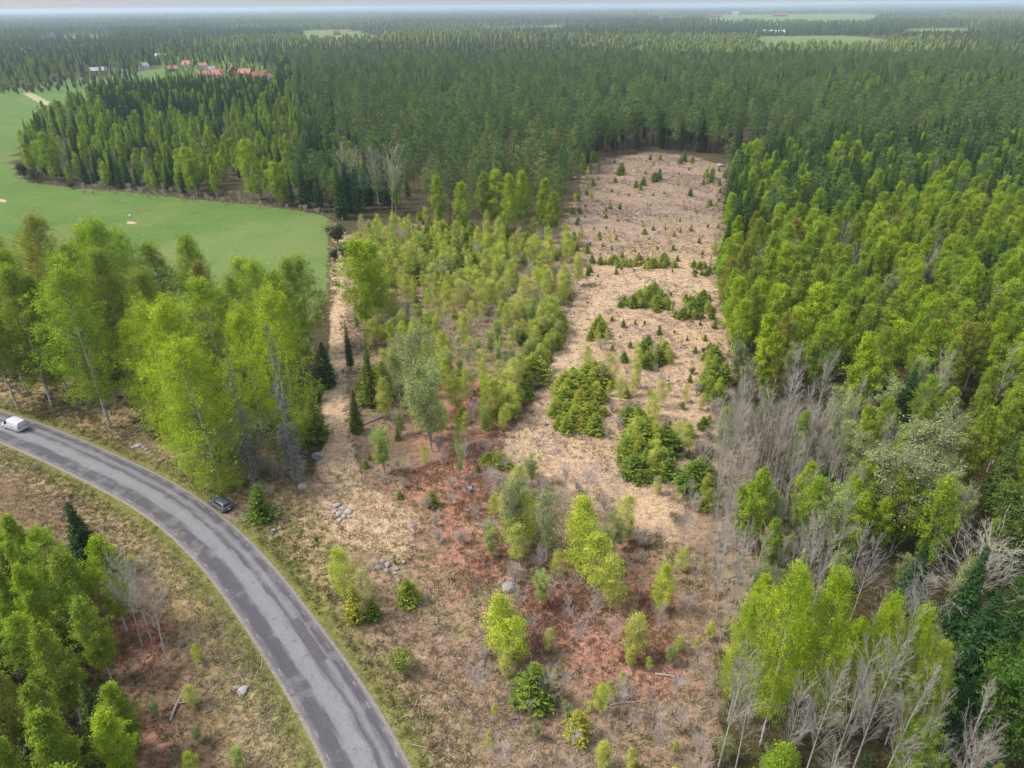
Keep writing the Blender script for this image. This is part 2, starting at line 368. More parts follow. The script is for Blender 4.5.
    fld_ = mix(t, math_(t, 'MULTIPLY', step(t, wv.outputs['Fac'], .6, .95), .4), fld_, (.06, .13, .03))
    fld_ = mix(t, math_(t, 'MULTIPLY', step(t, nM2, .55, .66), .35), fld_, (.21, .23, .09))
    fld_ = mix(t, .35, fld_, ramp(t, nF, [(.3, (.05, .12, .02)), (.7, (.2, .25, .09))]))
    fld_ = mix(t, math_(t, 'MULTIPLY', mask('dry', .2, .9, .9, nL), .4), fld_, (.19, .225, .085))
    c = mix(t, mask('field', .4, .6, .35, nM), c, fld_)
    fine = ramp(t, nF, [(.28, (.55, .55, .55)), (.5, (1, 1, 1)), (.75, (1.25, 1.25, 1.25))])
    c = mix(t, 1.0, c, fine, 'MULTIPLY')
    t.links.new(c, b.inputs['Base Color']); b.inputs['Roughness'].default_value = .95; b.inputs['Specular IOR Level'].default_value = .1
    bump(t, b, nS, .5, .15)
    return mt
gme = mb.mesh('ground', ground_mat(), True)
for k, v in W.items():
    a = gme.attributes.new(k, 'FLOAT', 'POINT'); a.data.foreach_set('value', v.astype(np.float32))
ground = tag(link('ground', gme), kind='structure')

# ------------------------------------------------------------------ road
def road_mat():
    mt, t, b = newmat('worn_asphalt')
    uv = node(t, 'ShaderNodeUVMap', uv_map='UVMap').outputs[0]
    sx = node(t, 'ShaderNodeSeparateXYZ'); t.links.new(uv, sx.inputs[0]); u = sx.outputs[0]
    mp = node(t, 'ShaderNodeMapping'); t.links.new(uv, mp.inputs[0]); mp.inputs['Scale'].default_value = (1, .12, 1)
    ns = noise(t, 1.6, 5, .65, mp.outputs[0]); nf = noise(t, 7, 4, .7, uv); nb = noise(t, .35, 4, .6, uv); npatch = noise(t, 1.0, 6, .75, uv)
    uu = math_(t, 'ADD', u, math_(t, 'MULTIPLY', math_(t, 'SUBTRACT', ns, .5), 1.5))
    prof = math_(t, 'DIVIDE', uu, ROADW)
    lt, dk, md = (.185, .185, .192), (.078, .074, .081), (.125, .122, .127)
    c = ramp(t, prof, [(0, (.16, .15, .145)), (.05, md), (.11, dk), (.30, (.085, .082, .09)), (.36, lt), (.50, (.205, .205, .212)), (.60, lt), (.655, dk), (.70, (.12, .116, .122)), (.76, lt), (.80, (.17, .17, .175)), (.86, dk), (.945, (.095, .09, .096)), (1, (.17, .155, .15))])
    c = mix(t, math_(t, 'MULTIPLY', step(t, npatch, .57, .63), .55), c, (.075, .072, .08))
    c = mix(t, math_(t, 'MULTIPLY', step(t, nb, .5, .62), .3), c, (.25, .245, .25))
    mpc = node(t, 'ShaderNodeMapping'); t.links.new(uv, mpc.inputs[0]); mpc.inputs['Scale'].default_value = (1, .35, 1)
    nc = noise(t, .9, 6, .6, mpc.outputs[0], .6); cr = math_(t, 'ABSOLUTE', math_(t, 'SUBTRACT', nc, .5))
    c = mix(t, math_(t, 'MULTIPLY', math_(t, 'SUBTRACT', 1.0, step(t, cr, .003, .010)), .28), c, (.05, .048, .052))
    c = mix(t, 1.0, c, ramp(t, nf, [(.25, (.72, .72, .72)), (.7, (1.18, 1.18, 1.18))]), 'MULTIPLY')
    t.links.new(c, b.inputs['Base Color']); b.inputs['Roughness'].default_value = .8; b.inputs['Specular IOR Level'].default_value = .3
    bump(t, b, nf, .3, .02)
    return mt
cum = np.concatenate([[0], np.cumsum(np.linalg.norm(np.diff(_c, axis=0), axis=1))])
def strip(name, off0, off1, z, mat, z_edge=None, k=9, smooth_=True):
    offs = np.linspace(off0, off1, k); V = []; UV = []
    for o_ in offs:
        zz = z + .05*(1-(o_/HW)**2) if z_edge is None else z
        p = _c+_n*o_; V.append(np.stack([p[:, 0], p[:, 1], np.full(len(p), zz)], 1)); UV.append(np.stack([np.full(len(p), o_+HW), cum], 1))
    if z_edge is not None:
        V[0][:, 2] = z_edge[0]; V[-1][:, 2] = z_edge[1]
    V = np.stack(V, 1).reshape(-1, 3); UV = np.stack(UV, 1).reshape(-1, 2); n = len(_c)
    i = (np.arange(n-1)[:, None]*k+np.arange(k-1)[None]).ravel()
    F = np.stack([i, i+k, i+k+1, i+1], 1)[:, ::-1]
    b_ = MB(); b_.add(V, F); me = b_.mesh(name, mat, smooth_)
    uvl = me.uv_layers.new(name='UVMap'); li = np.empty(len(me.loops), np.int32); me.loops.foreach_get('vertex_index', li)
    uvl.data.foreach_set('uv', UV[li].astype(np.float32).ravel())
    return tag(link(name, me), kind='structure')
strip('road', -HW, HW, .06, road_mat(), k=13)
gravel = solid('gravel_shoulder', (.22, .185, .155), .95, 0, .35, 5)
strip('road_shoulder', HW+.002, HW+.45, .055, gravel, (.055, -.12), 4)
strip('road_shoulder', -HW-.4, -HW-.002, .055, gravel, (-.12, .055), 4)
# worn edge-line dashes
def paint():
    mt, t, b = newmat('worn_road_paint'); n = noise(t, 2.2, 5, .7, objco(t))
    t.links.new(ramp(t, n, [(.46, (.11, .105, .11)), (.76, (.40, .39, .38))]), b.inputs['Base Color']); b.inputs['Roughness'].default_value = .7; return mt
mb = MB()
for off in (HW-.42, -HW+.36):
    s = 1.0
    while s < cum[-1]-2:
        ss = np.linspace(s, s+1.0, 3)
        pc = np.stack([np.interp(ss, cum, _c[:, k]) for k in (0, 1)], 1); pn = np.stack([np.interp(ss, cum, _n[:, k]) for k in (0, 1)], 1)
        zc = .06+.05*(1-(off/HW)**2)+.006
        a = pc+pn*(off-.06); b_ = pc+pn*(off+.06)
        V = np.concatenate([np.c_[a, np.full(3, zc)], np.c_[b_, np.full(3, zc)]])
        mb.add(V, [(0, 1, 4, 3), (1, 2, 5, 4)]); s += 3.0
tag(mb.build('road_edge_markings', paint()), kind='structure')
mb = MB()                                                            # two dark repair patches in the light lane
for s0, off, l, wd in ((0, 0, 0, 0),):
    pass
def at_road(px, py):
    g = G(px, py); d = np.linalg.norm(_c-g, axis=1); i = int(np.argmin(d)); return g, cum[i], float((g-_c[i]) @ _n[i]), i
for (ax, ay), (bx, by), wd in (((300, 630), (322, 660), .55), ((296, 622), (304, 634), .5)):
    _, sa, oa, _i = at_road(ax, ay); _, sb, ob, _i = at_road(bx, by)
    ss = np.linspace(min(sa, sb), max(sa, sb), 5); off = (oa+ob)/2
    pc = np.stack([np.interp(ss, cum, _c[:, k]) for k in (0, 1)], 1); pn = np.stack([np.interp(ss, cum, _n[:, k]) for k in (0, 1)], 1)
    zc = .06+.05*(1-(off/HW)**2)+.008
    a = pc+pn*(off-wd); b_ = pc+pn*(off+wd)
    V = np.concatenate([np.c_[a, np.full(5, zc)], np.c_[b_, np.full(5, zc)]])
    mb.add(V, [(k, k+1, k+6, k+5) for k in range(4)])
tag(mb.build('road_repair_patch', solid('repair_asphalt', (.085, .078, .08), .9, 0, .25, 4)), kind='structure')
# dirt path across the far field
def ground_strip(name, pix, wd, mat, z=.03):
    p = resample(GP(pix), 24); p = smooth(p, 3); tt = np.gradient(p, axis=0); tt /= np.linalg.norm(tt, axis=1)[:, None]; nn = np.stack([-tt[:, 1], tt[:, 0]], 1)
    wv = wd*(1+.25*np.sin(np.arange(24)*1.7))[:, None]
    V = np.concatenate([np.c_[p-nn*wv/2, gz(p)+z], np.c_[p+nn*wv/2, gz(p)+z]])
    b_ = MB(); b_.add(V, [(k, k+1, k+25, k+24) for k in range(23)]); return tag(b_.build(name, mat), kind='structure')
ground_strip('path', [(27, 93), (36, 98), (45, 103), (58, 106)], 7, solid('dry_path', (.30, .28, .13), .95, 0, .2))

# hills on the skyline
mb = MB()
for y0, h0, x0, x1, sd_ in ((12500, 42, -13500, 13500, 1), (11000, 58, 1500, 13000, 2), (9800, 50, 4000, 12000, 3)):
    n = 160; xx = np.linspace(x0, x1, n); r_ = np.random.default_rng(sd_)
    prof = sum(r_.uniform(.3, 1)*np.sin(xx/(r_.uniform(700, 3500))+r_.uniform(0, 6)) for _ in range(6)); prof = (prof-prof.min())/(np.ptp(prof))
    env = np.clip((xx-x0)/3500, 0, 1)*np.clip((x1-xx)/1500, 0, 1); hz = h0*(.45+.55*prof)*env
    V = np.concatenate([np.c_[xx, np.full(n, y0), np.full(n, -.5)], np.c_[xx, np.full(n, y0+900), hz], np.c_[xx, np.full(n, y0+2300), np.full(n, -.5)]])
    mb.add(V, [(k, k+1, n+k+1, n+k) for k in range(n-1)]+[(n+k, n+k+1, 2*n+k+1, 2*n+k) for k in range(n-1)])
tag(mb.build('hills', solid('wooded_hill', (.045, .07, .03), .95, 0, .4, .004)), kind='structure')

# haze
def haze():
    b_ = MB(); b_.box(-15800, 15800, -900, 15900, -1.6, 72)
    mt = bpy.data.materials.new('haze_air'); mt.use_nodes = True; t = mt.node_tree; t.nodes.clear()
    o = t.nodes.new('ShaderNodeOutputMaterial'); v = t.nodes.new('ShaderNodeVolumePrincipled')
    v.inputs['Color'].default_value = (.68, .84, 1, 1); v.inputs['Density'].default_value = .00012; v.inputs['Anisotropy'].default_value = .2
    v.inputs['Density Attribute'].default_value = ''; v.inputs['Temperature Attribute'].default_value = ''
    t.links.new(v.outputs[0], o.inputs['Volume'])
    try: mt.cycles.homogeneous_volume = True
    except Exception: pass
    tag(b_.build('haze', mt), kind='stuff')
haze()

# ------------------------------------------------------------------ tree prototypes (each: trunk mesh, crown mesh, height, radius, crown base)
PROTO = {}
def crownpath(p0, p1, sag, n=5):
    t = np.linspace(0, 1, n)[:, None]; p = p0+(p1-p0)*t; p[:, 2] += sag*np.sin(t[:, 0]*math.pi); return p
def trunkpath(r, h, n=9, wob=.25, lean=.3):
    t = np.linspace(0, 1, n); ph = r.uniform(0, 6, 2); a = r.uniform(0, 6.28); ln = r.uniform(0, lean)
    return np.stack([wob*np.sin(t*4+ph[0])*t+ln*math.cos(a)*t, wob*np.sin(t*3.3+ph[1])*t+ln*math.sin(a)*t, h*t], 1)
def along(path, t):
    k = t*(len(path)-1); i = min(int(k), len(path)-2); return path[i]+(path[i+1]-path[i])*(k-i)

def make_birch(seed, h, Rr, cb, nb, nstr, nl, a, b, mat, tr=.11, sparse=0.0, hang=1.0, shape=.75, jit=.13):
    r = np.random.default_rng(seed); T = MB(); C = MB()
    tp = trunkpath(r, h*.97, 10, .12+.012*h, .05*h)
    T.tube(tp, np.linspace(tr*h/15, .012*h/15, 10), 7)
    pts = []; tones = []
    lop = r.uniform(0, 6.28); amp = r.uniform(.08, .28)
    for i in range(nb):
        s = (i+r.uniform(0, 1))/nb; t = cb+(1-cb)*s
        rad = Rr*(math.sin(math.pi*min(1, (.08+.92*s)**shape))*.95+.10)*r.uniform(.62, 1.12)
        az = i*2.39996+r.uniform(-.5, .5); rad *= 1+amp*math.cos(az-lop)
        o = along(tp, max(.05, min(.98, t-rad*.55/h)))
        e = along(tp, min(1, t))+np.array([rad*math.cos(az), rad*math.sin(az), r.uniform(-.2, .35)*rad])
        bp = crownpath(o, e, .10*rad)
        T.tube(bp, np.linspace(.035, .008, 5)*(h/15), 3, mi=1)
        bt = r.normal(0, .16)
        if r.random() < sparse: continue
        for j in range(nstr):
            q = along(bp, r.uniform(.42, 1.0)**.8)+r.normal(0, .15*Rr, 3)*np.array([1, 1, .8])
            L = r.uniform(.25, 1.15)*hang; n = max(3, int(nl*r.uniform(.6, 1.3))); k = r.random(n)
            pp = q+np.stack([r.normal(0, jit, n)*(h/15)**.3, r.normal(0, jit, n)*(h/15)**.3, -L*k+r.normal(0, .06, n)], 1)
            pts.append(pp); tones.append(np.clip(.5+bt+r.normal(0, .12)+r.normal(0, .06, n)+.10*(.5-k), 0, 1))
    C.leaves(np.concatenate(pts), a, b, np.concatenate(tones), 1.5, r)
    return T.mesh('birch_trunk', [BARK['birch'], BARK['limb']], True), C.mesh('birch_crown', LEAF[mat]), h, Rr, cb
def make_bush_tree(seed, h, Rr, nst, nb, nl, a, b, mat, bark='twig', rnd=1.0, cb=.12, multi=True):
    """many stemmed round crown: stems and twigs in the trunk mesh, leaf dots in the crown"""
    r = np.random.default_rng(seed); T = MB(); pts = []; tn = []
    for k in range(nst):
        az = k*2.4+r.uniform(-.4, .4); sp = r.uniform(.15, .75)*Rr*rnd if multi else .1
        top = np.array([sp*math.cos(az), sp*math.sin(az), h*r.uniform(.72, .98)*(1-.25*(sp/Rr)**2)])
        sp_ = crownpath(np.array([.12*math.cos(az), .12*math.sin(az), 0]), top, .0, 6); sp_[:, :2] *= (np.linspace(0, 1, 6)**.8)[:, None]*1.0+.02
        T.tube(sp_, np.linspace(.045, .008, 6)*(h/8)**.7*(1.6 if not multi else 1), 4)
        for i in range(nb):
            t = r.uniform(cb+.1, 1); o = along(sp_, t); a2 = r.uniform(0, 6.28); L = Rr*r.uniform(.25, .6)*(1.15-t*.6)
            e = o+np.array([L*math.cos(a2), L*math.sin(a2), L*r.uniform(.3, 1.1)])
            T.tube(crownpath(o, e, .05*L, 3), [.016, .011, .006], 3)
            bt = r.normal(0, .15)
            for _ in range(3):
                o2 = along(np.array([o, e]), r.uniform(.3, .95)); e2 = o2+r.normal(0, .3*L, 3)+np.array([0, 0, .25*L]); T.tube(np.array([o2, e2]), [.009, .005], 3)
                n = nl; k2 = r.random(n)[:, None]; pts.append(o2+(e2-o2)*k2*1.15+r.normal(0, .13*(Rr/2)**.5, (n, 3))); tn.append(np.clip(.5+bt+r.normal(0, .14, n), 0, 1))
    C = MB(); C.leaves(np.concatenate(pts), a, b, np.concatenate(tn), .8, r)
    return T.mesh('stem_mesh', BARK[bark], True), C.mesh('leaf_mesh', LEAF[mat]), h, Rr, cb
def make_bare(seed, h, Rr, bark='bare', twig='twig', nb=26, up=1.0):
    r = np.random.default_rng(seed); T = MB(); C = MB()
    tp = trunkpath(r, h*.95, 10, .18, .09*h); T.tube(tp, np.linspace(.075, .012, 10)*(h/13), 6)
    for i in range(nb):
        t = r.uniform(.30, .98); o = along(tp, t); az = i*2.4+r.uniform(-.5, .5)
        L = Rr*(1.35-t)*r.uniform(.6, 1.3); e = o+np.array([L*math.cos(az), L*math.sin(az), L*r.uniform(.6, 1.5)*up])
        bp = crownpath(o, e, -.06*L, 4); C.tube(bp, np.linspace(.017, .006, 4)*(h/13), 3)
        for j in range(9):
            o2 = along(bp, r.uniform(.15, 1)); l2 = L*r.uniform(.25, .55); d = (e-o)/L*l2*.6+r.normal(0, .42*l2, 3); e2 = o2+d
            C.tube(crownpath(o2, e2, -.05*l2, 3), [.007, .006, .004], 3)
            for k in range(5):
                o3 = along(np.array([o2, e2]), r.uniform(.2, 1)); e3 = o3+d*.35+r.normal(0, .24*l2, 3)+np.array([0, 0, .06]); C.tube(np.array([o3, e3]), [.005, .004], 3)
    return T.mesh('bare_trunk', BARK[bark], True), C.mesh('bare_branches', BARK[twig]), h, Rr, .35
def make_spruce(seed, h, Rr, cb, nlev, nbr, nn, wd, mat, young=False, dead=False):
    r = np.random.default_rng(seed); T = MB(); C = MB()
    tp = trunkpath(r, h, 6, .05, .02*h); T.tube(tp, np.linspace(.012*h, .004, 6), 6)
    P = []; D = []; W_ = []; TN = []
    for lv in range(nlev):
        s = (lv+r.uniform(-.3, .3))/nlev; s = min(max(s, 0), .985); z = h*(cb+(1-cb)*s); rad = Rr*((1-s)**.85)*(1 if s > .12 else .72+2.3*s)+.03*Rr
        k = max(4, int(nbr*(.55+.45*(1-s)))); off = r.uniform(0, 6.28)
        for b_ in range(k):
            if dead and r.random() < .4: continue
            az = off+b_/k*6.283+r.normal(0, .2); L = rad*r.uniform(.68, 1.18); dr = (.38 if not young else .02)*(1-s)+r.normal(0, .07)-(.35*s)
            if dead: dr += .5
            dirn = np.array([math.cos(az), math.sin(az), 0]); bt = r.normal(0, .13)
            t = np.linspace(.12, 1, nn); p = np.array([0, 0, z])+along(tp, z/h)*np.array([1, 1, 0])+dirn*(t*L)[:, None]; p[:, 2] += -dr*L*t+.22*L*t*t*(1 if not young else .8)
            if dead or r.random() < .4: T.tube(p[[0, len(p)//2, -1]], [.02*h/16, .014*h/16, .006], 3)
            side = np.array([-math.sin(az), math.cos(az), 0])
            for sg in (-1, 1):
                q = p+r.normal(0, .03*L+.015, p.shape); ln = (.30*L*(1.1-t)+.10*L+.05*Rr)*r.uniform(.75, 1.25, nn)
                d = (dirn*.75+side*sg*r.uniform(.5, 1.1))*ln[:, None]; d[:, 2] += -ln*(r.uniform(.1, .65, nn) if not young else r.uniform(-.35, .25, nn))
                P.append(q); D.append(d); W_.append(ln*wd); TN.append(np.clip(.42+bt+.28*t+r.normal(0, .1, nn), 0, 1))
    # leader shoot
    q = np.tile([tp[-1][0], tp[-1][1], h*.955], (6, 1)); d = np.c_[r.normal(0, .03*h*.5, (6, 2)), r.uniform(.02, .055, 6)*h]; P.append(q); D.append(d); W_.append(np.full(6, .012*h*.5)); TN.append(np.full(6, .75))
    C.blades(np.concatenate(P), np.concatenate(D), np.concatenate(W_), np.concatenate(TN), r)
    return T.mesh('spruce_trunk', BARK['dead' if dead else 'spruce'], True), C.mesh('spruce_crown', LEAF[mat]), h, Rr, cb
def make_pine(seed, h, Rr, cb, nb):
    r = np.random.default_rng(seed); T = MB(); C = MB(); tp = trunkpath(r, h*.97, 9, .22, .04*h); T.tube(tp, np.linspace(.15, .03, 9)*h/18, 7)
    P = []; D = []; TN = []
    for i in range(nb):
        s = (i+r.uniform(0, 1))/nb; t = cb+(1-cb)*s; rad = Rr*(math.sin(math.pi*min(1, (.18+.80*s)**.8))*.85+.18)*r.uniform(.6, 1.2); az = i*2.4+r.uniform(-.6, .6)
        o = along(tp, max(.1, t-.02)); e = o+np.array([rad*math.cos(az), rad*math.sin(az), rad*r.uniform(.05, .55)+.1]); bp = crownpath(o, e, -.04*rad, 4); T.tube(bp, np.linspace(.04, .012, 4)*h/18, 3)
        bt = r.normal(0, .14)
        for j in range(int(5+4*rad/Rr)):
            q = along(bp, r.uniform(.4, 1.0))+r.normal(0, .14*rad+.08, 3)*np.array([1, 1, .55]); n = 15
            d = r.normal(size=(n, 3)); d[:, 2] = np.abs(d[:, 2])*.8+.1; d /= np.linalg.norm(d, axis=1)[:, None]; d *= r.uniform(.25, .5, n)[:, None]
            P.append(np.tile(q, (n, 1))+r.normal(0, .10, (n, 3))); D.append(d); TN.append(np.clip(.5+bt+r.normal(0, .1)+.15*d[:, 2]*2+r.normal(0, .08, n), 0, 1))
    P = np.concatenate(P); C.blades(P, np.concatenate(D), np.full(len(P), .065), np.concatenate(TN), r)
    return T.mesh('pine_trunk', BARK['pine'], True), C.mesh('pine_crown', LEAF['pine']), h, Rr, cb

PROTO['birch'] = [make_birch(10+i, 15, [2.05, 2.4, 1.85, 2.25, 2.6, 1.95, 2.3, 1.75][i], [.26, .2, .34, .24, .16, .38, .28, .24][i], 54, 19, 17, .10, .058, 'birch', jit=.16, hang=1.0, shape=[.95, 1.05, .85, 1.1, 1.2, .9, .8, .95][i]) for i in range(8)]
PROTO['tall'] = [make_birch(30+i, 25, [4.6, 4.0, 5.0, 3.6, 4.4, 5.2, 4.8][i], [.28, .34, .26, .2, .38, .08, .12][i], 95, 19, 20, .10, .056, 'birch', tr=.14, jit=.19, hang=1.5, shape=[.8, .75, .95, .7, .85, .8, .72][i]) for i in range(7)]
PROTO['young'] = [make_birch(50+i, 7, [1.35, 1.2, 1.6, 1.25, 1.5][i], [.2, .25, .15, .3, .2][i], 40, 14, 14, .062, .038, 'young', tr=.10, jit=.24, sparse=[.0, .1, .15, .25, .35][i], hang=.6) for i in range(5)]
PROTO['sallow'] = [make_bush_tree(60+i, 8, [2.3, 2.6, 2.0, 2.4][i], [6, 8, 5, 7][i], 17, [34, 26, 20, 30][i], .058, .036, 'sallow') for i in range(4)]
PROTO['bare'] = [make_bare(70+i, 13, [1.6, 1.9, 1.4, 1.7, 2.1, 1.3][i], nb=[34, 38, 30, 36, 40, 28][i], up=1.8) for i in range(6)]
PROTO['pole'] = [make_bare(76+i, 12, [1.2, 1.4, 1.0, 1.3][i], nb=[32, 36, 28, 34][i], up=2.0) for i in range(4)]
PROTO['sap'] = [make_bare(160+i, 4.5, [.85, 1.05, .7, .95][i], twig='pinktwig', nb=[20, 24, 16, 22][i], up=1.7) for i in range(4)]
PROTO['spruce'] = [make_spruce(80+i, 16, [2.3, 2.0, 2.6, 1.8, 2.2][i], [.06, .12, .04, .15, .08][i], 40, 9, 8, .24, 'spruce') for i in range(5)]
PROTO['ysp'] = [make_spruce(90+i, 3, [1.15, 1.0, 1.35, .95, 1.2][i], .0, 15, 10, 7, .24, 'ysp', young=True) for i in range(5)]
PROTO['pine'] = [make_pine(100+i, 18, [2.4, 2.8, 2.1, 2.6, 2.0, 2.5][i], [.5, .42, .55, .46, .52, .36][i], 34) for i in range(6)]
PROTO['broad'] = [make_bush_tree(110+i, 11, [4.2, 3.6][i], 10, 30, 28, .10, .07, 'broad', rnd=1.0, cb=.05) for i in range(2)]
PROTO['shrub'] = [make_bush_tree(120+i, 1.8, [1.0, 1.2, .9][i], 8, 9, 12, .05, .032, 'shrub') for i in range(3)]
PROTO['dead'] = [make_spruce(130+i, 17, [1.7, 2.0][i], .12, 34, 8, 7, .10, 'lichen', dead=True) for i in range(2)]
PROTO['bsh'] = [make_bush_tree(150+i, 2.6, [1.2, 1.4, 1.0, 1.3][i], [9, 11, 7, 9][i], 11, [3, 4, 2, 5][i], .035, .022, 'bud', bark='pinktwig') for i in range(4)]
PROTO['thorn'] = [make_bush_tree(140+i, 5, [2.2, 2.0][i], 9, 16, 10, .06, .04, 'sallow', bark='bare') for i in range(2)]
NAMES = {'birch': 'birch_tree', 'tall': 'birch_tree', 'young': 'young_birch', 'sallow': 'sallow_tree', 'bare': 'bare_tree', 'pole': 'bare_tree', 'sap': 'bare_sapling', 'bsh': 'bare_shrub', 'spruce': 'spruce_tree', 'ysp': 'young_conifer', 'pine': 'pine_tree', 'broad': 'broadleaf_tree', 'shrub': 'shrub', 'dead': 'dead_spruce', 'thorn': 'lichened_bush'}
CAT = {'birch_tree': 'birch', 'young_birch': 'young birch', 'sallow_tree': 'willow', 'bare_tree': 'bare tree', 'bare_sapling': 'bare sapling', 'spruce_tree': 'spruce', 'young_conifer': 'young conifer', 'pine_tree': 'pine', 'broadleaf_tree': 'tree', 'shrub': 'shrub', 'bare_shrub': 'leafless shrub', 'dead_spruce': 'dead tree', 'lichened_bush': 'bush'}

# ------------------------------------------------------------------ where the trees stand
TREES = []      # dict(kind, x, y, h, w, var, rz, tint, zone, label)
def put(kind, xy, h, zone, tint=None, label=None, wide=1.0, var=None):
    pr = PROTO[kind]; v = int(rng.integers(len(pr))) if var is None else var
    TREES.append(dict(k=kind, x=float(xy[0]), y=float(xy[1]), h=float(h), w=wide*float(rng.uniform(.88, 1.12)), v=v, rz=float(rng.uniform(0, 6.28)), tint=float(np.clip(rng.beta(1.6, 2.4) if tint is None else tint, 0, 1)), zone=zone, label=label))
def hand(kind, px, py, top, label, tint=None, wide=1.0, var=None, zone='hand'):
    put(kind, G(px, py), height_for(px, py, top), zone, tint, label, wide, var)
class Grid:
    def __init__(s, c): s.c = c; s.d = {}
    def ok(s, p, r):
        i, j = int(p[0]//s.c), int(p[1]//s.c)
        for a in (i-1, i, i+1):
            for b in (j-1, j, j+1):
                for q in s.d.get((a, b), ()):
                    if (q[0]-p[0])**2+(q[1]-p[1])**2 < r*r: return False
        return True
    def add(s, p): s.d.setdefault((int(p[0]//s.c), int(p[1]//s.c)), []).append(p)
def seen(P, margin=70, h=18):
    a = proj(np.c_[P, np.zeros(len(P))]); b = proj(np.c_[P, np.full(len(P), h)])
    return (a[:, 2] > 5) & (np.maximum(a[:, 0], b[:, 0]) > -margin) & (np.minimum(a[:, 0], b[:, 0]) < 1024+margin) & (b[:, 1] < 768+20)
def fill(poly_px, spacing, mixf, zone, excl=(), tries=None, cell=6):
    """mixf(p) -> (kind, h, tint) or None"""
    poly = GP(poly_px); lo, hi = poly.min(0), poly.max(0); area = np.prod(hi-lo)
    n = int(area/(spacing**2)*2.6) if tries is None else tries
    P = rng.uniform(lo, hi, (n, 2)); P = P[inside(P, poly)]; P = P[seen(P)]
    for e in excl: P = P[~inside(P, e)]
    near = P[:, 1] < 150
    if near.any():
        k = np.ones(len(P), bool); k[near] = roadd(P[near]) > HW+3.5; P = P[k]
    g = GRID
    for p in P:
        if g.ok(p, spacing*rng.uniform(.8, 1.2)):
            q = mixf(p)
            if q is None: continue
            g.add(p); put(q[0], p, q[1], zone, *(q[2:3]))
GRID = Grid(7)
def pick(r, *opts):
    x = r.random()
    for pr, k, a, b, *tt in opts:
        if x < pr: return (k, r.uniform(a, b), (r.uniform(*tt[0]) if tt else None))
        x -= pr
    return None

# --- hand placed trees
HB = [  # tall birches on the road's far side: base px, top y
 (110, 427, 262, 'tall birch with long bare white trunk, nearest the road left of the lush birches', 2, .25),
 (52, 405, 262, 'slim birch with leaning white trunk just above the white van', 3, .6),
 (28, 395, 285, 'dark-trunked birch with thin foliage behind the white van', 1, .7),
 (70, 398, 270, 'slender dark-stemmed birch between the van and long white trunk', 3, .5),
 (18, 408, 290, 'thin olive birch at roadside directly above the white van roof', 4, .65),
 (8, 372, 275, 'olive birch at the left frame edge behind the van', 4, .75),
 (176, 434, 300, 'lush lime birch second from left in front row above the road bend', 5, .05),
 (150, 412, 318, 'lush lime birch at the left end of the front row above the road bend', 6, .0),
 (222, 488, 330, 'lime birch with pale trunk rooted right behind the parked dark car', 5, .08),
 (206, 462, 290, 'bright lime birch between the lichen-grey dead spruce and the road', 6, .03),
 (290, 452, 285, 'bright birch at right end of the roadside clump beside the straw track', 5, .05),
 (262, 430, 300, 'lime birch standing between the two grey dead spruces', 6, .1),
 (130, 360, 215, 'wide fresh green birch crown at the meadow edge, left of clump centre', 2, .35),
 (75, 350, 212, 'tallest olive-topped birch at the meadow edge near the left frame side', 2, .85),
 (100, 385, 250, 'big green birch in the middle of the left clump behind white trunk', 0, .3),
 (180, 350, 240, 'olive green birch in the back row below the white marker in the meadow', 4, .6),
 (215, 352, 258, 'copper tinted birch in the back row of the roadside clump', 1, .9),
 (262, 358, 252, 'yellow-green rounded birch in back row against pale meadow', 2, .1),
 (303, 372, 252, 'pointed narrow yellow-green birch at clump corner beside straw track', 3, .55),
 (238, 380, 285, 'mid green birch in the middle of the roadside clump', 4, .4),
]
for px, py, top, lb, var, ti in HB: hand('tall', px, py, top, lb, ti, 1.0, var, 'clump'); GRID.add(G(px, py))
hand('dead', 256, 490, 336, 'dead leaning spruce with grey lichen twigs, left of the two by the roadside birches', .4, .7, 0)
hand('dead', 296, 486, 326, 'dead spruce with hanging grey lichen, right of the two by the roadside birches', .6, .7, 1)
hand('thorn', 255, 478, 418, 'silvery lichened bush behind the parked dark car', .95, 1.2, 0)
hand('thorn', 233, 470, 428, 'silvery lichened bush just left behind the parked dark car', .8, 1.0, 1)
hand('thorn', 292, 462, 420, 'grey lichened bush beside round stone near the straw track', .9, 1.0, 1)
hand('ysp', 262, 519, 484, 'dark bushy spruce right of the parked dark car', .05, 1.25, 1)
hand('spruce', 96, 572, 500, 'small dark spruce on bank below the road bend, beside corner wood', .1, 1.45, 2)
hand('birch', 128, 634, 536, 'bright lime birch just behind leafless white-stemmed trees on the bank', .1, .9, 3)
hand('bare', 168, 668, 558, 'leafless white-stemmed tree in front of its twin on reddish bank', .5, .9, 1)
hand('bare', 143, 648, 548, 'leafless white-stemmed tree just behind its twin on reddish bank', .5, .9, 0)
hand('bare', 152, 642, 560, 'thin leafless tree furthest back of three on reddish bank', .5, .8, 2)
hand('spruce', 328, 385, 340, 'dark bushy spruce at the edge of the birch clump beside straw track', .3, 1.3, 2)
hand('ysp', 319, 440, 412, 'small spruce beside the round stone at the straw track', .2, 1.0, 2)
hand('ysp', 313, 418, 392, 'slender small spruce left of the straw track below birch clump', .1, .8, 3)
hand('spruce', 351, 370, 318, 'slim young spruce at right edge of the straw track', .5, .7, 3)
hand('spruce', 372, 408, 338, 'narrow spruce with orange tip right of the straw track', .95, .8, 1)
hand('spruce', 357, 432, 388, 'bright young spruce beside two fallen pale trunks', .95, .95, 2)
hand('ysp', 384, 398, 360, 'stocky green spruce behind fallen pale trunks', .2, 1.0, 0)
hand('birch', 368, 330, 232, 'tall bright birch at top of young thicket beside straw track', .05, 1.0, 4)
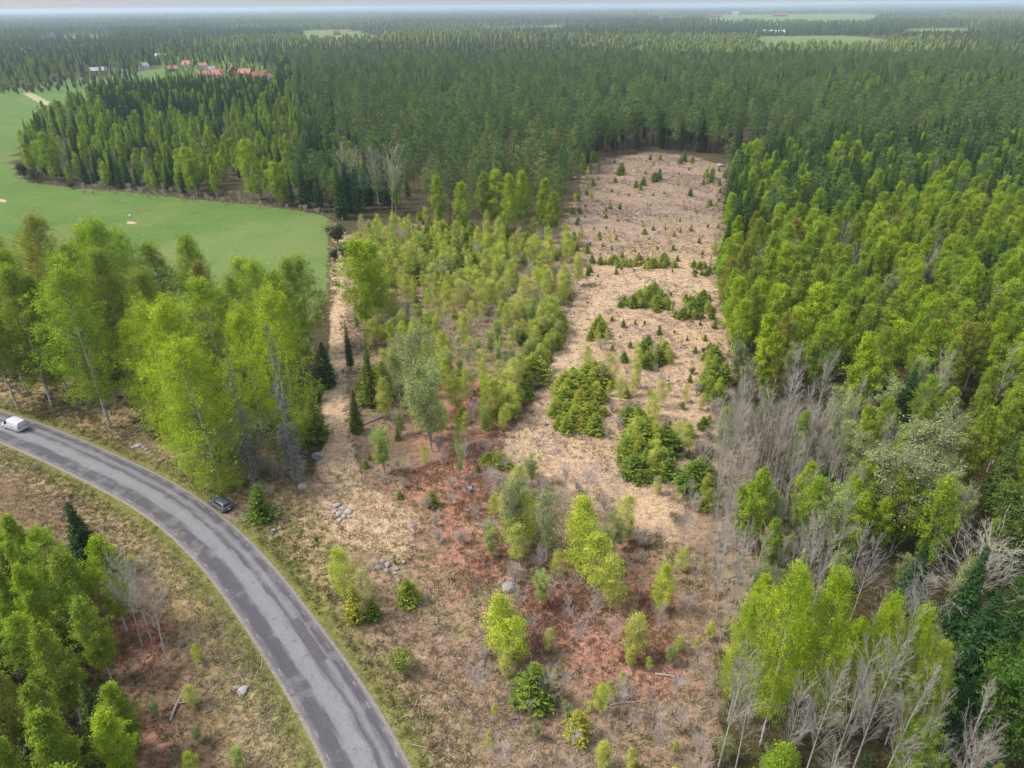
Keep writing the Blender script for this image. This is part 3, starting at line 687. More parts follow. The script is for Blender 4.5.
hand('birch', 378, 322, 236, 'tall bright birch just right of the one beside straw track', .1, 1.0, 1)
hand('birch', 362, 305, 250, 'lime birch behind the tall pair beside straw track', .05, .9, 0)
hand('sallow', 385, 475, 420, 'rounded pale green sallow right of straw track below fallen trunks', .05, 1.0, 0)
hand('sallow', 432, 452, 350, 'tall pale grey-green sallow in middle of the young thicket', .6, .85, 1)
hand('sallow', 420, 418, 318, 'silvery pale sallow at left of the young thicket', .8, .9, 1)
hand('sallow', 400, 400, 335, 'pale green rounded sallow near bright orange-tipped spruce', .7, .9, 3)
hand('sallow', 460, 478, 440, 'low yellow-green sallow left of the uprooted stump', .1, .8, 2)
hand('ysp', 488, 428, 412, 'yellow-needled young conifer at edge of conifer thicket by pink path', 1.0, 1.1, 0)
hand('ysp', 408, 602, 577, 'lone bright green little spruce in dry grass above road', .5, 1.0, 2)
hand('ysp', 356, 620, 583, 'brownish olive juniper-like conifer left of a twin beside road verge', .85, .95, 3)
hand('ysp', 374, 618, 597, 'small dark green conifer right of the olive one beside road verge', .15, 1.0, 4)
hand('young', 345, 600, 547, 'yellow-green young birch standing behind the pair of small conifers', .1, .8, 2)
hand('young', 368, 618, 560, 'thin twiggy young birch beside the pair of small conifers', .9, .6, 4)
hand('ysp', 535, 700, 664, 'dense dark green young spruce in lower centre brush', .1, 1.05, 2)
hand('ysp', 577, 738, 710, 'bright yellow-green young spruce below the dark one in lower centre', .95, 1.0, 0)
hand('young', 500, 650, 592, 'bright lime young birch beside big grey boulder, left of a pair', .0, 1.15, 0)
hand('young', 515, 662, 615, 'bright lime young birch, lower right of a pair below grey boulder', .02, 1.15, 2)
hand('shrub', 404, 674, 650, 'low yellow-green shrub alone in dry grass right of road', 1.0, 1.2, 0)
hand('young', 579, 575, 492, 'tall lime young birch left of a pair in central brush', .0, 1.0, 0)
hand('young', 600, 600, 528, 'lime young birch right of a pair in central brush', .1, 1.0, 3)
hand('young', 524, 545, 487, 'bright lime conical birch in grey brush at centre', .0, 1.15, 2)
hand('young', 660, 612, 562, 'bright green young birch beside red-brown patch near bare trees', .0, 1.0, 0)
hand('young', 635, 660, 610, 'pale thin young birch in lower centre brush', .6, .9, 1)
hand('young', 610, 610, 548, 'yellowish young birch in front of straw clearing end', .4, .9, 4)
hand('young', 600, 715, 682, 'small green young birch in lower brush right of spruce pair', .2, .9, 1)
hand('sallow', 515, 548, 470, 'pale silvery sallow at left of the central brush', .9, .9, 1)
hand('sallow', 548, 560, 478, 'pale budding sallow in the middle of central brush', .8, .8, 2)
hand('broad', 1000, 590, 490, 'dense rounded green broadleaf tree at right frame edge', .5, 1.1, 0)
hand('broad', 985, 760, 655, 'broad fresh green tree in the lower right corner', .0, .9, 1)
hand('bare', 960, 640, 545, 'spreading leafless grey tree against dark spruces at right', .5, 1.9, 4)
hand('sallow', 885, 548, 440, 'grey-green spreading sallow left of the rounded broadleaf tree', 1.0, 1.25, 1)
hand('sallow', 915, 510, 408, 'grey budding sallow standing behind the grey-green spreading sallow', .95, 1.2, 3)
hand('sallow', 862, 520, 430, 'pale grey sallow at left edge of the grey sallow patch', .9, 1.1, 0)
hand('spruce', 905, 610, 545, 'blue-green spruce between bare tree and lime birches at lower right', .0, 1.3, 2)
hand('spruce', 950, 720, 590, 'darkest spruce below the spreading leafless tree at right', .05, 1.3, 0)
LRB = [(728, 720, 590, 'lime birch furthest left of the lower right group', 5), (760, 745, 560, 'tall lime birch with white trunk in lower right group', 7), (800, 740, 562, 'broad lime birch at centre of lower right group', 1), (775, 712, 578, 'lime birch behind the tall white trunk in lower right group', 3),
       (848, 742, 590, 'pale lime birch right of centre in lower right group', 6), (885, 745, 605, 'rounded lime birch at right end of lower right group', 4), (905, 760, 640, 'olive birch lowest at right end of lower right group', 2)]
for px, py, top, lb, var in LRB: hand('tall', px, py, top, lb, .06 if 'olive' not in lb else .6, .58, var % 5); GRID.add(G(px, py))
LRT = [(718, 768, 640, 'leaning bare white trunk at far left of lower right group', 0), (735, 770, 665, 'bare white forked trunk beside the leaning one at lower right', 3), (800, 790, 660, 'leafless white stem left of three at bottom right', 1), (826, 792, 640, 'leafless white stem with fanned twigs, middle of three at bottom right', 4),
       (845, 790, 625, 'tallest leafless white stem at bottom right', 1), (872, 800, 660, 'leafless tree with upswept fan of pale twigs at bottom right', 4), (905, 800, 690, 'leafless tree with wide twig fan at bottom edge', 3), (950, 810, 690, 'low leafless tree at bottom edge near the corner', 2), (780, 780, 680, 'short leafless stem among bottom right birches', 5)]
for px, py, top, lb, var in LRT: hand('pole', px, py, top, lb, .5, .85, var % 4)
hand('birch', 852, 478, 405, 'single lime birch with long bare stem in grey sallow patch', .0, .75, 7)
hand('birch', 872, 560, 500, 'small lime birch in front of grey sallow patch', .05, .9, 0)
hand('birch', 795, 540, 462, 'lime birch with bare lower trunk right of bare stems', .05, .8, 5)
hand('birch', 840, 560, 480, 'lime pointed birch behind the small one at grey patch', .05, .7, 2)
for i, (px, py, top) in enumerate([(392, 215, 143), (360, 205, 142), (345, 200, 142), (380, 212, 150)]):
    hand('bare', px, py, top, ['pale leafless aspen right of three at the pine edge', 'pale leafless aspen left of three at the pine edge', 'grey leafless aspen furthest left at pine edge', 'pale leafless aspen between two others at the pine edge'][i], .5, 1.3, i+1)
EB = [(396, 212, 163, 'slim bright birch before leafless aspens at the pine edge', .1), (440, 232, 172, 'slim lime birch with white stem before pines, left of three', .2), (463, 240, 180, 'slim lime birch with white stem before pines, middle of three', .1), (484, 232, 170, 'olive slim birch right of middle before pines', .6), (497, 232, 168, 'lime birch left in bright group before pines', .02), (510, 238, 172, 'broad lime birch in bright group before pines', .02), (523, 236, 168, 'tall lime birch right in bright group before pines', .05), (545, 238, 176, 'lime birch at right end before pines by clearing', .1), (553, 245, 190, 'pale thin birch at the clearing corner before pines', .6)]
for px, py, top, lb, ti in EB: hand('birch', px, py, top, lb, ti, .95); GRID.add(G(px, py))
# big roundish birches on the meadow's far edge
for px, py, top, lb, ti in [(60, 180, 130, 'large rounded lime birch at far left meadow corner', .3), (255, 200, 138, 'largest rounded lime birch on the far meadow edge', .05), (195, 196, 146, 'pale lime birch on the far meadow edge left of the largest', .15), (45, 176, 140, 'olive birch beside rounded lime birch at meadow corner', .5), (283, 206, 160, 'lime birch right of the largest on far meadow edge', .1)]:
    hand('birch', px, py, top, lb, ti, 1.3, 4)
# shrubs along the meadow's edge and track
for px, py, top, lb, ti in [(338, 244, 224, 'dark brown-green shrub at the meadow corner beside the straw track', .0), (348, 262, 244, 'narrow dark shrub at right of the straw track top', .1), (26, 180, 164, 'dark rounded shrub at far left meadow corner', .0), (36, 182, 170, 'smaller dark shrub beside rounded one at meadow corner', .05), (72, 188, 180, 'grey-brown low shrub on far meadow edge', .1), (335, 262, 250, 'small dark shrub on the meadow side of straw track', .0), (318, 400, 388, 'dark leafy shrub beside birch clump and straw track', .2)]:
    hand('shrub', px, py, top, lb, ti, 1.3)

# --- young conifer clumps on the clearing: cx, cy, rx, ry (px), n, h range, tint range, zone
CL = [(545, 370, 22, 34, 46, 2.2, 4.6, (.1, .8), 'thicket left of pink path'), (520, 412, 18, 18, 24, 2, 4, (.1, .9), 'thicket left of pink path'), (556, 335, 14, 12, 14, 2, 3.5, (.2, .9), 'thicket left of pink path'),
      (578, 412, 20, 20, 30, 2, 3.8, (.3, .9), 'island in the clearing'), (590, 388, 12, 12, 12, 2, 3.4, (.2, .8), 'island in the clearing'),
      (645, 462, 18, 18, 24, 2.4, 4.4, (.05, .6), 'island at lower clearing'), (668, 448, 8, 10, 5, 2, 3.2, (.0, .4), 'island at lower clearing'),
      (650, 358, 13, 12, 16, 1.6, 3.0, (.0, .4), 'group at mid clearing'), (652, 300, 16, 9, 20, 1.3, 2.6, (.1, .6), 'strip across mid clearing'), (635, 305, 14, 5, 12, 1.2, 2.2, (.1, .6), 'strip across mid clearing'),
      (692, 312, 16, 10, 18, 1.5, 2.8, (.0, .4), 'strip at clearing right side'), (714, 388, 12, 12, 16, 2, 3.6, (.0, .5), 'right clearing edge'), (713, 360, 8, 9, 8, 1.6, 2.8, (.2, .6), 'right clearing edge'),
      (620, 264, 20, 6, 22, 1.2, 2.4, (.3, .9), 'strip at upper clearing'), (655, 265, 16, 6, 16, 1.2, 2.4, (.3, .9), 'strip at upper clearing'), (712, 290, 9, 5, 7, 1.2, 2.2, (.0, .4), 'right clearing edge'), (705, 272, 10, 7, 8, 1.4, 2.4, (.0, .4), 'right clearing edge'),
      (598, 335, 11, 9, 9, 1.6, 3, (.2, .7), 'strip beside pink path'), (634, 428, 10, 10, 8, 1.6, 3, (.1, .5), 'lower clearing'), (700, 488, 12, 14, 8, 2.5, 4, (.0, .3), 'edge of bare trees'), (440, 268, 40, 20, 20, 2.5, 4, (.1, .5), 'back of young thicket'), (470, 262, 60, 22, 34, 3, 5.5, (.05, .6), 'back of young thicket'),
      (495, 465, 8, 8, 4, 1.4, 2.4, (.3, .8), 'brush beside uprooted stump'), (372, 395, 14, 12, 6, 3, 5, (.1, .5), 'brush beside fallen trunks')]
for cx, cyy, rx, ry, n, h0, h1, ti, zn in CL:
    k = 0; tr = 0; g2 = Grid(2); n = int(n*1.5); h0 *= 1.12; h1 *= 1.12
    while k < n and tr < n*30:
        tr += 1; a = rng.uniform(0, 6.28); q = math.sqrt(rng.random())*rng.choice([.8, 1, 1.35]); p = G(cx+rx*q*math.cos(a), cyy+ry*q*math.sin(a))
        if g2.ok(p, .75): g2.add(p); k += 1; put(*(('ysp', p, rng.uniform(h0, h1)*rng.choice([.6, .9, 1.2]), zn, rng.uniform(*ti), None, 1.45) if rng.random() < .78 else ('young', p, rng.uniform(h0, h1)*1.1, zn, rng.uniform(0, .6))))
for px, py, hh, ti in [(659, 334, 2.4, .1), (623, 328, 2.0, .3), (612, 322, 1.2, .2), (597, 322, 1.6, .4), (596, 318, 1.7, .1), (635, 325, 1.3, .6), (695, 352, 1.4, .1), (626, 398, 2.2, 0), (688, 458, 1.6, 0), (687, 340, 1.2, 0), (690, 196, 3.2, 0), (720, 193, 2.2, 0), (719, 202, 1.5, .0), (640, 190, 3.4, .2), (636, 188, 3.0, .2), (643, 186, 3.8, .1), (655, 182, 4.0, .05), (653, 180, 3.2, .1), (659, 180, 4.5, .05), (615, 183, 2.5, .3), (620, 176, 5.2, .1), (622, 174, 4.6, .1), (610, 209, 2.6, .7), (606, 211, 2.0, .7), (616, 240, 2.2, .9), (594, 230, 1.4, .5), (600, 240, 1.3, .6), (612, 250, 1.8, .8), (680, 221, 1.2, 0), (665, 229, 1.6, .6), (680, 232, 2.0, .7), (674, 237, 1.8, .6), (650, 160, 2.6, 0), (660, 160, 3, .9), (684, 162, 5.5, .0), (680, 164, 4, .3), (692, 163, 3, .6), (712, 178, 5, .0), (706, 176, 3.5, .2), (711, 182, 3.5, .1), (594, 162, 5, .4), (722, 254, 2.2, .1), (702, 256, 1.6, .1), (590, 245, 1.4, .4), (643, 226, 1.2, .8), (650, 205, 1.3, .9), (664, 194, 1.6, .9), (705, 340, 1.4, .2), (700, 325, 1.4, .1), (620, 205, 1.2, .4), (580, 214, 2.4, .2), (577, 225, 2.6, .2), (612, 352, 1.4, .3), (570, 300, 1.8, .3), (578, 275, 2, .5), (590, 272, 2.4, .1), (592, 262, 2.6, .2), (540, 300, 2.5, .3), (400, 500, 1.5, .3), (432, 506, 2.8, .4), (478, 470, 1.4, .2), (398, 440, 2.4, .4), (366, 468, 2.0, .5), (370, 460, 1.4, .4), (635, 770, 1.2, .6), (596, 692, 1.0, .8)]:
    put('ysp', G(px, py), hh, 'straw clearing' if px > 560 else 'young thicket', ti)

# --- stands
def m_right(p):
    px = proj([p[0], p[1], 0])
    edge = sdist(np.array([p]), gp['clear'])[0] > -7
    if 800 < px[0] < 950 and 430 < px[1] < 560: return pick(rng, (.25, 'birch', 9, 13), (.45, 'sallow', 8, 12, (.3, 1)), (.2, 'bare', 9, 13), (.1, 'spruce', 7, 12))
    if px[0] < 850 and px[1] > 400: return pick(rng, (.10, 'birch', 10, 14, (0, .4)), (.15, 'bare', 9, 14), (.42, 'pole', 9, 14), (.20, 'sallow', 6, 9, (.3, .8)), (.08, 'ysp', 2.5, 5))
    if edge and rng.random() < .2: return ('sallow', rng.uniform(6, 9), .9)
    if px[1] > 430 and px[0] > 930: return pick(rng, (.6, 'birch', 10, 14, (.3, .8)), (.25, 'spruce', 9, 14), (.15, 'sallow', 7, 10))
    return pick(rng, (.80, 'birch', 12.5, 16.5, (0, .62)) if rng.random() > .14 else (.8, 'birch', 12, 16, (.6, .9)), (.05, 'sallow', 8, 12, (.3, .8)), (.05, 'bare', 11, 14), (.10, 'spruce', 10, 15))
fill([(724, 262), (718, 300), (728, 345), (737, 395), (724, 430), (712, 470), (706, 520), (716, 565), (1300, 600), (1400, 250), (1024, 236), (880, 246), (780, 258)], 3.6, m_right, 'right-hand birch stand')
def m_dark(p):
    px = proj([p[0], p[1], 0])
    return pick(rng, (.50, 'spruce', 12, 18, (0, .6)), (.36, 'birch', 12, 16, (0, .6)), (.12, 'pine', 14, 18), (.02, 'bare', 12, 15)) if px[1] > 185 else pick(rng, (.58, 'spruce', 13, 18, (0, .5)), (.16, 'birch', 12, 16, (0, .6)), (.26, 'pine', 14, 19))
fill([(726, 178), (725, 230), (724, 262), (780, 258), (880, 246), (1024, 236), (1400, 250), (1400, 140), (1024, 150), (850, 158), (760, 164)], 3.3, m_dark, 'right-hand spruce belt')
def m_lowr(p):
    px = proj([p[0], p[1], 0])
    if px[0] < 770 and px[1] < 690: return pick(rng, (.55, 'bare', 8, 13), (.15, 'birch', 9, 12, (0, .3)), (.3, 'sallow', 4, 7, (.5, 1)))
    if px[0] > 930: return pick(rng, (.3, 'spruce', 9, 14, (0, .3)), (.3, 'broad', 7, 10), (.25, 'birch', 9, 12, (.3, .7)), (.15, 'bare', 8, 11))
    return pick(rng, (.35, 'bare', 8, 12), (.25, 'birch', 8, 12, (0, .4)), (.2, 'sallow', 4, 7), (.2, 'ysp', 2, 4))
fill([(705, 525), (716, 565), (1300, 600), (1300, 1000), (900, 900), (720, 860), (722, 700), (712, 620)], 3.9, m_lowr, 'lower right wood')
def band(p): return math.sin(p[1]/75+p[0]/260)*.8+.6*math.sin(p[0]/140-p[1]/210+1)
def m_pine(p):
    if p[1] > 480: return pick(rng, (max(.2, .9-.5*max(0, band(p))), 'pine', 13, 20, (0, 1)), (.30*max(0, band(p))+.04, 'birch', 11, 16, (0, .6)), (1, 'spruce', 12, 20, (.1, .7)))
    return pick(rng, (.9, 'pine', 14, 20, (0, 1)), (.05, 'spruce', 10, 15), (.05, 'birch', 9, 13))
PINE = [(400, 208), (470, 224), (560, 228), (580, 190), (592, 160), (640, 150), (725, 158), (850, 158), (1024, 150), (1400, 138), (1400, 66), (1100, 66), (700, 66), (400, 66), (290, 66), (300, 90), (330, 110), (345, 150), (380, 190)]
fill(PINE, 5.2, m_pine, 'the pine forest', farf+[gp['field']])
fill([(584, 176), (592, 158), (640, 148), (725, 156), (730, 140), (640, 138), (585, 146), (572, 172)], 3.0, lambda p: pick(rng, (.8, 'pine', 17, 21, (0, .7)), (.2, 'spruce', 10, 17, (0, .4))), 'the pine forest edge')
def m_left(p):
    px = proj([p[0], p[1], 0])
    if px[1] < 125 and px[0] > 95 and px[0] < 285: return pick(rng, (.70, 'spruce', 13, 19, (0, .4)), (.3, 'birch', 12, 16))
    if px[0] > 300: return pick(rng, (.45, 'spruce', 12, 17, (0, .4)), (.25, 'birch', 10, 14), (.2, 'pine', 14, 18), (.1, 'bare', 10, 14))
    if math.sin(p[0]/9)+math.sin(p[1]/14+p[0]/20) > 1.35: return None
    return pick(rng, (.50, 'birch', 7, 14, (0, .6)), (.36, 'spruce', 7, 14, (0, .6)), (.08, 'sallow', 5, 8), (.05, 'bare', 8, 11))
fill([(34, 182), (85, 186), (135, 191), (186, 197), (237, 201), (288, 207), (322, 213), (345, 222), (400, 212), (380, 190), (345, 150), (330, 110), (300, 92), (270, 96), (180, 96), (110, 99), (75, 110), (45, 126), (25, 154)], 3.9, m_left, 'wood beyond the meadow', [gp['field']])
# left clump behind the front row
fill([(-80, 290), (0, 300), (60, 318), (150, 330), (250, 340), (312, 350), (300, 395), (230, 400), (140, 385), (60, 380), (-80, 370)], 5.2, lambda p: pick(rng, (.72, 'tall', 17, 25, (.1, .8)), (.08, 'bare', 10, 14), (.12, 'sallow', 6, 9)), 'roadside birch clump')
# under-shrubs in the clump
fill([(0, 340), (60, 350), (150, 360), (290, 400), (280, 440), (180, 430), (60, 395), (0, 385)], 4.5, lambda p: pick(rng, (.35, 'shrub', 1, 2.4, (.3, 1)), (.2, 'sallow', 3, 5), (.15, 'ysp', 1, 2.5)), 'roadside birch clump')
# corner wood, lower left
def m_ll(p): return pick(rng, (.70, 'birch', 9, 13.5, (.15, .8)), (.20, 'spruce', 7, 11, (.4, 1)), (.10, 'ysp', 2.5, 5))
fill([(-120, 575), (20, 582), (66, 602), (108, 642), (132, 700), (138, 768), (140, 900), (-200, 900)], 2.9, m_ll, 'corner wood below road')
fill([(-120, 600), (20, 610), (60, 640), (95, 690), (115, 768), (128, 900), (-200, 900)], 2.2, lambda p: pick(rng, (.4, 'ysp', 2, 5, (0, .7)), (.2, 'shrub', 1, 2.5), (.15, 'spruce', 4, 7, (.4, 1)), (.2, 'birch', 6, 9, (.2, .8))), 'corner wood below road')
fill([(150, 690), (190, 650), (215, 660), (225, 720), (260, 790), (180, 800)], 3.4, lambda p: pick(rng, (.4, 'shrub', .8, 1.8, (.5, 1)), (.3, 'young', 2.5, 4.5), (.15, 'sallow', 2, 3.5)), 'roadside bank below bend')
# thicket between track and clearing
def m_th(p):
    px = proj([p[0], p[1], 0]); gap = math.sin(p[0]/6.1+1)+math.sin(p[1]/8.3)+math.sin((p[0]+p[1])/4.7)
    if gap > 1.15 and rng.random() < .75: return ('bsh', rng.uniform(1.5, 3), .7) if rng.random() < .5 else None
    if px[1] < 265: return pick(rng, (.40, 'young', 3.5, 8.5, (0, .6)), (.40, 'ysp', 2.5, 5.5, (.05, .7)), (.12, 'sallow', 4, 6), (.06, 'sap', 3.5, 6))
    return pick(rng, (.44, 'young', 3.5, 9.5, (0, .7)), (.20, 'sallow', 4, 7.5), (.14, 'sap', 3.5, 7), (.12, 'ysp', 1.5, 3.5, (.1, .7)), (.12, 'bsh', 2, 3.6))
fill([(354, 262), (360, 232), (420, 222), (470, 232), (560, 236), (578, 262), (585, 296), (566, 330), (545, 385), (505, 430), (470, 435), (440, 415), (400, 440), (372, 400), (357, 340)], 2.75, m_th, 'young thicket')
fill([(356, 262), (362, 236), (460, 240), (540, 250), (560, 290), (470, 330), (400, 340), (360, 320)], 2.4, lambda p: pick(rng, (.8, 'young', 4, 8.5, (0, .5))), 'young thicket')
fill([(380, 330), (470, 290), (560, 290), (545, 380), (500, 440), (400, 445)], 2.3, lambda p: pick(rng, (.55, 'young', 4, 8.5, (0, .7)), (.3, 'sallow', 4, 7, (0, .6)), (.15, 'bsh', 2, 3.5)), 'young thicket')
fill([(405, 440), (470, 436), (500, 430), (490, 470), (440, 490), (420, 480)], 3.6, lambda p: pick(rng, (.34, 'young', 3, 6), (.4, 'sap', 3, 6), (.2, 'sallow', 3, 5)), 'red-brown brush below thicket')
fill([(490, 470), (560, 482), (620, 500), (640, 560), (610, 620), (560, 640), (500, 590), (480, 540)], 3.0, lambda p: pick(rng, (.36, 'young', 4, 7.5, (0, .8)), (.16, 'sallow', 4, 6.5, (.2, .8)), (.42, 'sap', 3, 6)), 'central brush')
fill([(580, 330), (640, 380), (690, 400), (700, 460), (640, 420), (580, 380)], 4.6, lambda p: pick(rng, (.45, 'young', 3, 6), (.25, 'bare', 4, 6)), 'straw clearing')
fill([(500, 600), (560, 560), (660, 580), (715, 640), (712, 800), (500, 800), (470, 720)], 2.0, lambda p: pick(rng, (.52, 'sap', 2.2, 5.2), (.16, 'young', 1.5, 4, (.3, 1)), (.05, 'sallow', 2, 3.5, (.4, 1))), 'lower centre brush')
fill([(500, 640), (640, 600), (715, 640), (712, 790), (520, 790), (440, 700)], 4.4, lambda p: pick(rng, (.38, 'young', 1.5, 4), (.38, 'sap', 2.5, 5.5), (.1, 'ysp', .8, 1.6, (.4, 1)), (.14, 'shrub', .7, 1.3, (.6, 1))), 'lower centre brush')
fill([(250, 540), (330, 470), (420, 500), (500, 620), (440, 700), (330, 600)], 8.5, lambda p: pick(rng, (.3, 'young', 1, 2.5), (.3, 'shrub', .6, 1.2, (.7, 1)), (.1, 'bare', 2, 3.5)), 'dry grass above road')
fill([(560, 300), (600, 400), (700, 440), (725, 380), (722, 230), (700, 175), (600, 180), (580, 240)], 6.0, lambda p: pick(rng, (.5, 'shrub', .5, 1.2, (.3, 1)), (.3, 'ysp', .6, 1.3, (0, .8))), 'straw clearing')
fill([(690, 480), (715, 430), (722, 600), (735, 700), (700, 720), (672, 620), (680, 540)], 2.6, lambda p: pick(rng, (.5, 'sap', 3.5, 7), (.2, 'pole', 6, 10), (.08, 'young', 3, 6)), 'edge of grey pole stand')
fill([(712, 450), (850, 440), (860, 560), (800, 640), (720, 690), (708, 560)], 1.5, lambda p: pick(rng, (.80, 'pole', 7, 13), (.08, 'sallow', 4, 7, (.4, 1)), (.04, 'birch', 8, 12, (0, .4))), 'grey pole stand')
fill([(720, 690), (860, 640), (1000, 640), (1150, 800), (720, 830)], 2.2, lambda p: pick(rng, (.30, 'pole', 6, 10), (.22, 'shrub', 1.2, 2.8, (.2, 1)), (.2, 'sallow', 3, 5.5, (.2, .8)), (.14, 'ysp', 1.5, 3.5, (.1, .6)), (.14, 'young', 3, 6, (0, .6))), 'lower right wood')
fill([(585, 330), (650, 350), (722, 380), (735, 420), (705, 470), (650, 500), (600, 440), (585, 380)], 2.7, lambda p: pick(rng, (.36, 'young', 2.5, 6.5, (.1, .8)), (.16, 'bsh', 1.5, 3.5), (.14, 'ysp', .9, 2.6, (.1, .8)), (.12, 'shrub', .6, 1.6, (.4, 1))), 'straw clearing')
fill([(590, 245), (730, 245), (728, 320), (600, 318)], 3.8, lambda p: pick(rng, (.24, 'young', 1.5, 4, (.1, .8)), (.24, 'ysp', .8, 2.2, (.1, .9)), (.18, 'shrub', .6, 1.6, (.3, 1)), (.1, 'bsh', 1, 2.2)), 'straw clearing')
fill([(570, 200), (600, 160), (725, 165), (728, 245), (560, 250)], 4.2, lambda p: pick(rng, (.12, 'young', 1.2, 3), (.25, 'ysp', .7, 2.2, (.0, .9)), (.2, 'shrub', .5, 1.3, (.1, 1)), (.25, 'bsh', .8, 1.8)), 'straw clearing')
fill([(590, 340), (650, 360), (715, 400), (700, 470), (650, 500), (600, 440)], 2.9, lambda p: pick(rng, (.5, 'sap', 2.5, 5)), 'straw clearing')
fill([(700, 168), (728, 168), (730, 240), (728, 300), (736, 350), (738, 400), (722, 420), (712, 390), (716, 340), (706, 300), (712, 240), (704, 190)], 2.7, lambda p: pick(rng, (.28, 'ysp', 1.2, 3.5, (0, .6)), (.22, 'young', 2, 5, (0, .8)), (.2, 'bsh', 1.2, 3), (.12, 'sap', 2.5, 5)), 'right clearing edge')
fill([(560, 250), (574, 200), (586, 176), (600, 168), (592, 200), (580, 235), (592, 262), (598, 300), (575, 300), (565, 330), (556, 310)], 2.6, lambda p: pick(rng, (.28, 'ysp', 1, 3, (.1, .8)), (.25, 'young', 2, 5, (0, .7)), (.25, 'bsh', 1, 2.6)), 'left clearing edge')
BS = lambda a, b, pr=.8: (lambda p: pick(rng, (pr, 'bsh', a, b)))
fill([(480, 470), (560, 478), (625, 500), (650, 570), (600, 620), (520, 600), (480, 540)], 2.0, BS(1.8, 3.8), 'central brush')
fill([(500, 600), (560, 570), (680, 560), (720, 640), (715, 800), (490, 800), (460, 720)], 2.5, BS(1.2, 3.0), 'lower centre brush')
fill([(400, 420), (480, 432), (500, 470), (470, 560), (420, 540), (380, 490)], 2.8, BS(1.4, 3.2), 'red-brown brush')
fill([(360, 300), (560, 270), (545, 380), (480, 430), (380, 390)], 3.2, BS(2, 4), 'young thicket')
fill([(700, 400), (735, 400), (790, 480), (780, 640), (720, 680), (680, 560)], 2.2, BS(1.8, 4), 'grey pole stand')
fill([(170, 640), (215, 650), (240, 770), (160, 790), (130, 700)], 3.2, BS(1, 2.2, .5), 'roadside bank below bend')
fill([(590, 350), (650, 380), (690, 450), (640, 440), (590, 390)], 3.4, BS(1.5, 3), 'straw clearing')
fill([(80, 194), (186, 202), (320, 217), (345, 225), (330, 205), (186, 190), (80, 183)], 3.0, BS(1.5, 3), 'edge of far meadow')
fill([(225, 470), (300, 452), (310, 480), (270, 505), (235, 492)], 2.2, BS(2, 3.5), 'roadside birch clump')
fill([(0, 97), (60, 92), (115, 84), (140, 78), (140, 73), (75, 77), (0, 86)], 6.5, lambda p: pick(rng, (.35, 'shrub', 3, 6, (0, .5)), (.2, 'birch', 6, 11, (.2, .9)), (.12, 'spruce', 6, 12, (0, .4))), 'hedge beyond the meadow', [])
# trees round the village and the strip behind the meadow
def m_vil(p): return pick(rng, (.45, 'spruce', 11, 17, (0, .5)), (.42, 'birch', 9, 15, (.1, .9)), (.13, 'bare', 8, 13))
VEX = [gp['field']]+farf
fill([(-60, 92), (0, 86), (45, 81), (75, 77), (110, 72), (150, 69), (150, 52), (0, 52), (-60, 52)], 7.5, m_vil, 'wood behind far houses', VEX)
fill([(150, 66), (280, 66), (300, 60), (280, 50), (160, 48)], 7.0, lambda p: pick(rng, (.25, 'spruce', 8, 14, (0, .5)), (.3, 'birch', 7, 12)), 'trees round the hamlet', [])
fill([(165, 84), (230, 88), (275, 90), (275, 66), (165, 64)], 6.9, lambda p: pick(rng, (.16, 'spruce', 5, 9, (0, .5)), (.30, 'birch', 5, 9, (0, .7)), (.15, 'shrub', 1.5, 3)), 'trees round the hamlet', [])
fill([(268, 92), (300, 96), (330, 108), (330, 66), (280, 60), (276, 80)], 6.0, m_vil, 'trees round the hamlet', [])
print('trees', len(TREES))

# ------------------------------------------------------------------ which trees show, and how large (coarse painter's pass over the photo frame)
TP = np.array([[t['x'], t['y']] for t in TREES]); _k = ~(inside(TP, PATHP) | inside(TP, gp['track']))       # nothing self-sown on the tracks
TREES = [t for t, k in zip(TREES, _k) if k or t['label']]; TP = np.array([[t['x'], t['y']] for t in TREES]); TZ = gz(TP)
for t, z in zip(TREES, TZ): t['z'] = float(z)
def visibility():
    hs = np.array([t['h'] for t in TREES]); cbv = np.array([PROTO[t['k']][t['v']][4] for t in TREES])
    rad = np.array([PROTO[t['k']][t['v']][3]/PROTO[t['k']][t['v']][2]*t['h']*t['w'] for t in TREES])
    a = proj(np.c_[TP, TZ+hs*cbv]); b = proj(np.c_[TP, TZ+hs*.98])
    idb = np.full((384, 512), -1, np.int32); order = np.argsort(-a[:, 2])
    for i in order:
        zc = a[i, 2]
        if zc < 5: continue
        cx, cy_ = (a[i, 0]+b[i, 0])/4, (a[i, 1]+b[i, 1])/4; rx = max(.7, rad[i]*FPX/zc/2*.92); ry = max(.7, abs(a[i, 1]-b[i, 1])/4)
        x0, x1, y0, y1 = int(cx-rx), int(cx+rx)+1, int(cy_-ry), int(cy_+ry)+1
        x0, y0, x1, y1 = max(x0, 0), max(y0, 0), min(x1, 512), min(y1, 384)
        if x0 >= x1 or y0 >= y1: continue
        yy, xx = np.ogrid[y0:y1, x0:x1]; mk = ((xx+.5-cx)/rx)**2+((yy+.5-cy_)/ry)**2 <= 1
        idb[y0:y1, x0:x1][mk] = i
    cnt = np.bincount(idb[idb >= 0], minlength=len(TREES)).astype(float)
    yy, xx = np.mgrid[0:384, 0:512]; ok = idb >= 0
    sx_ = np.bincount(idb[ok], xx[ok], len(TREES)); sy_ = np.bincount(idb[ok], yy[ok], len(TREES))
    return cnt, 2*sx_/np.maximum(cnt, 1), 2*sy_/np.maximum(cnt, 1)
VIS, VX, VY = visibility()
LIMIT = 300
by = {}
for i, t in enumerate(TREES): by.setdefault(NAMES[t['k']], []).append(i)
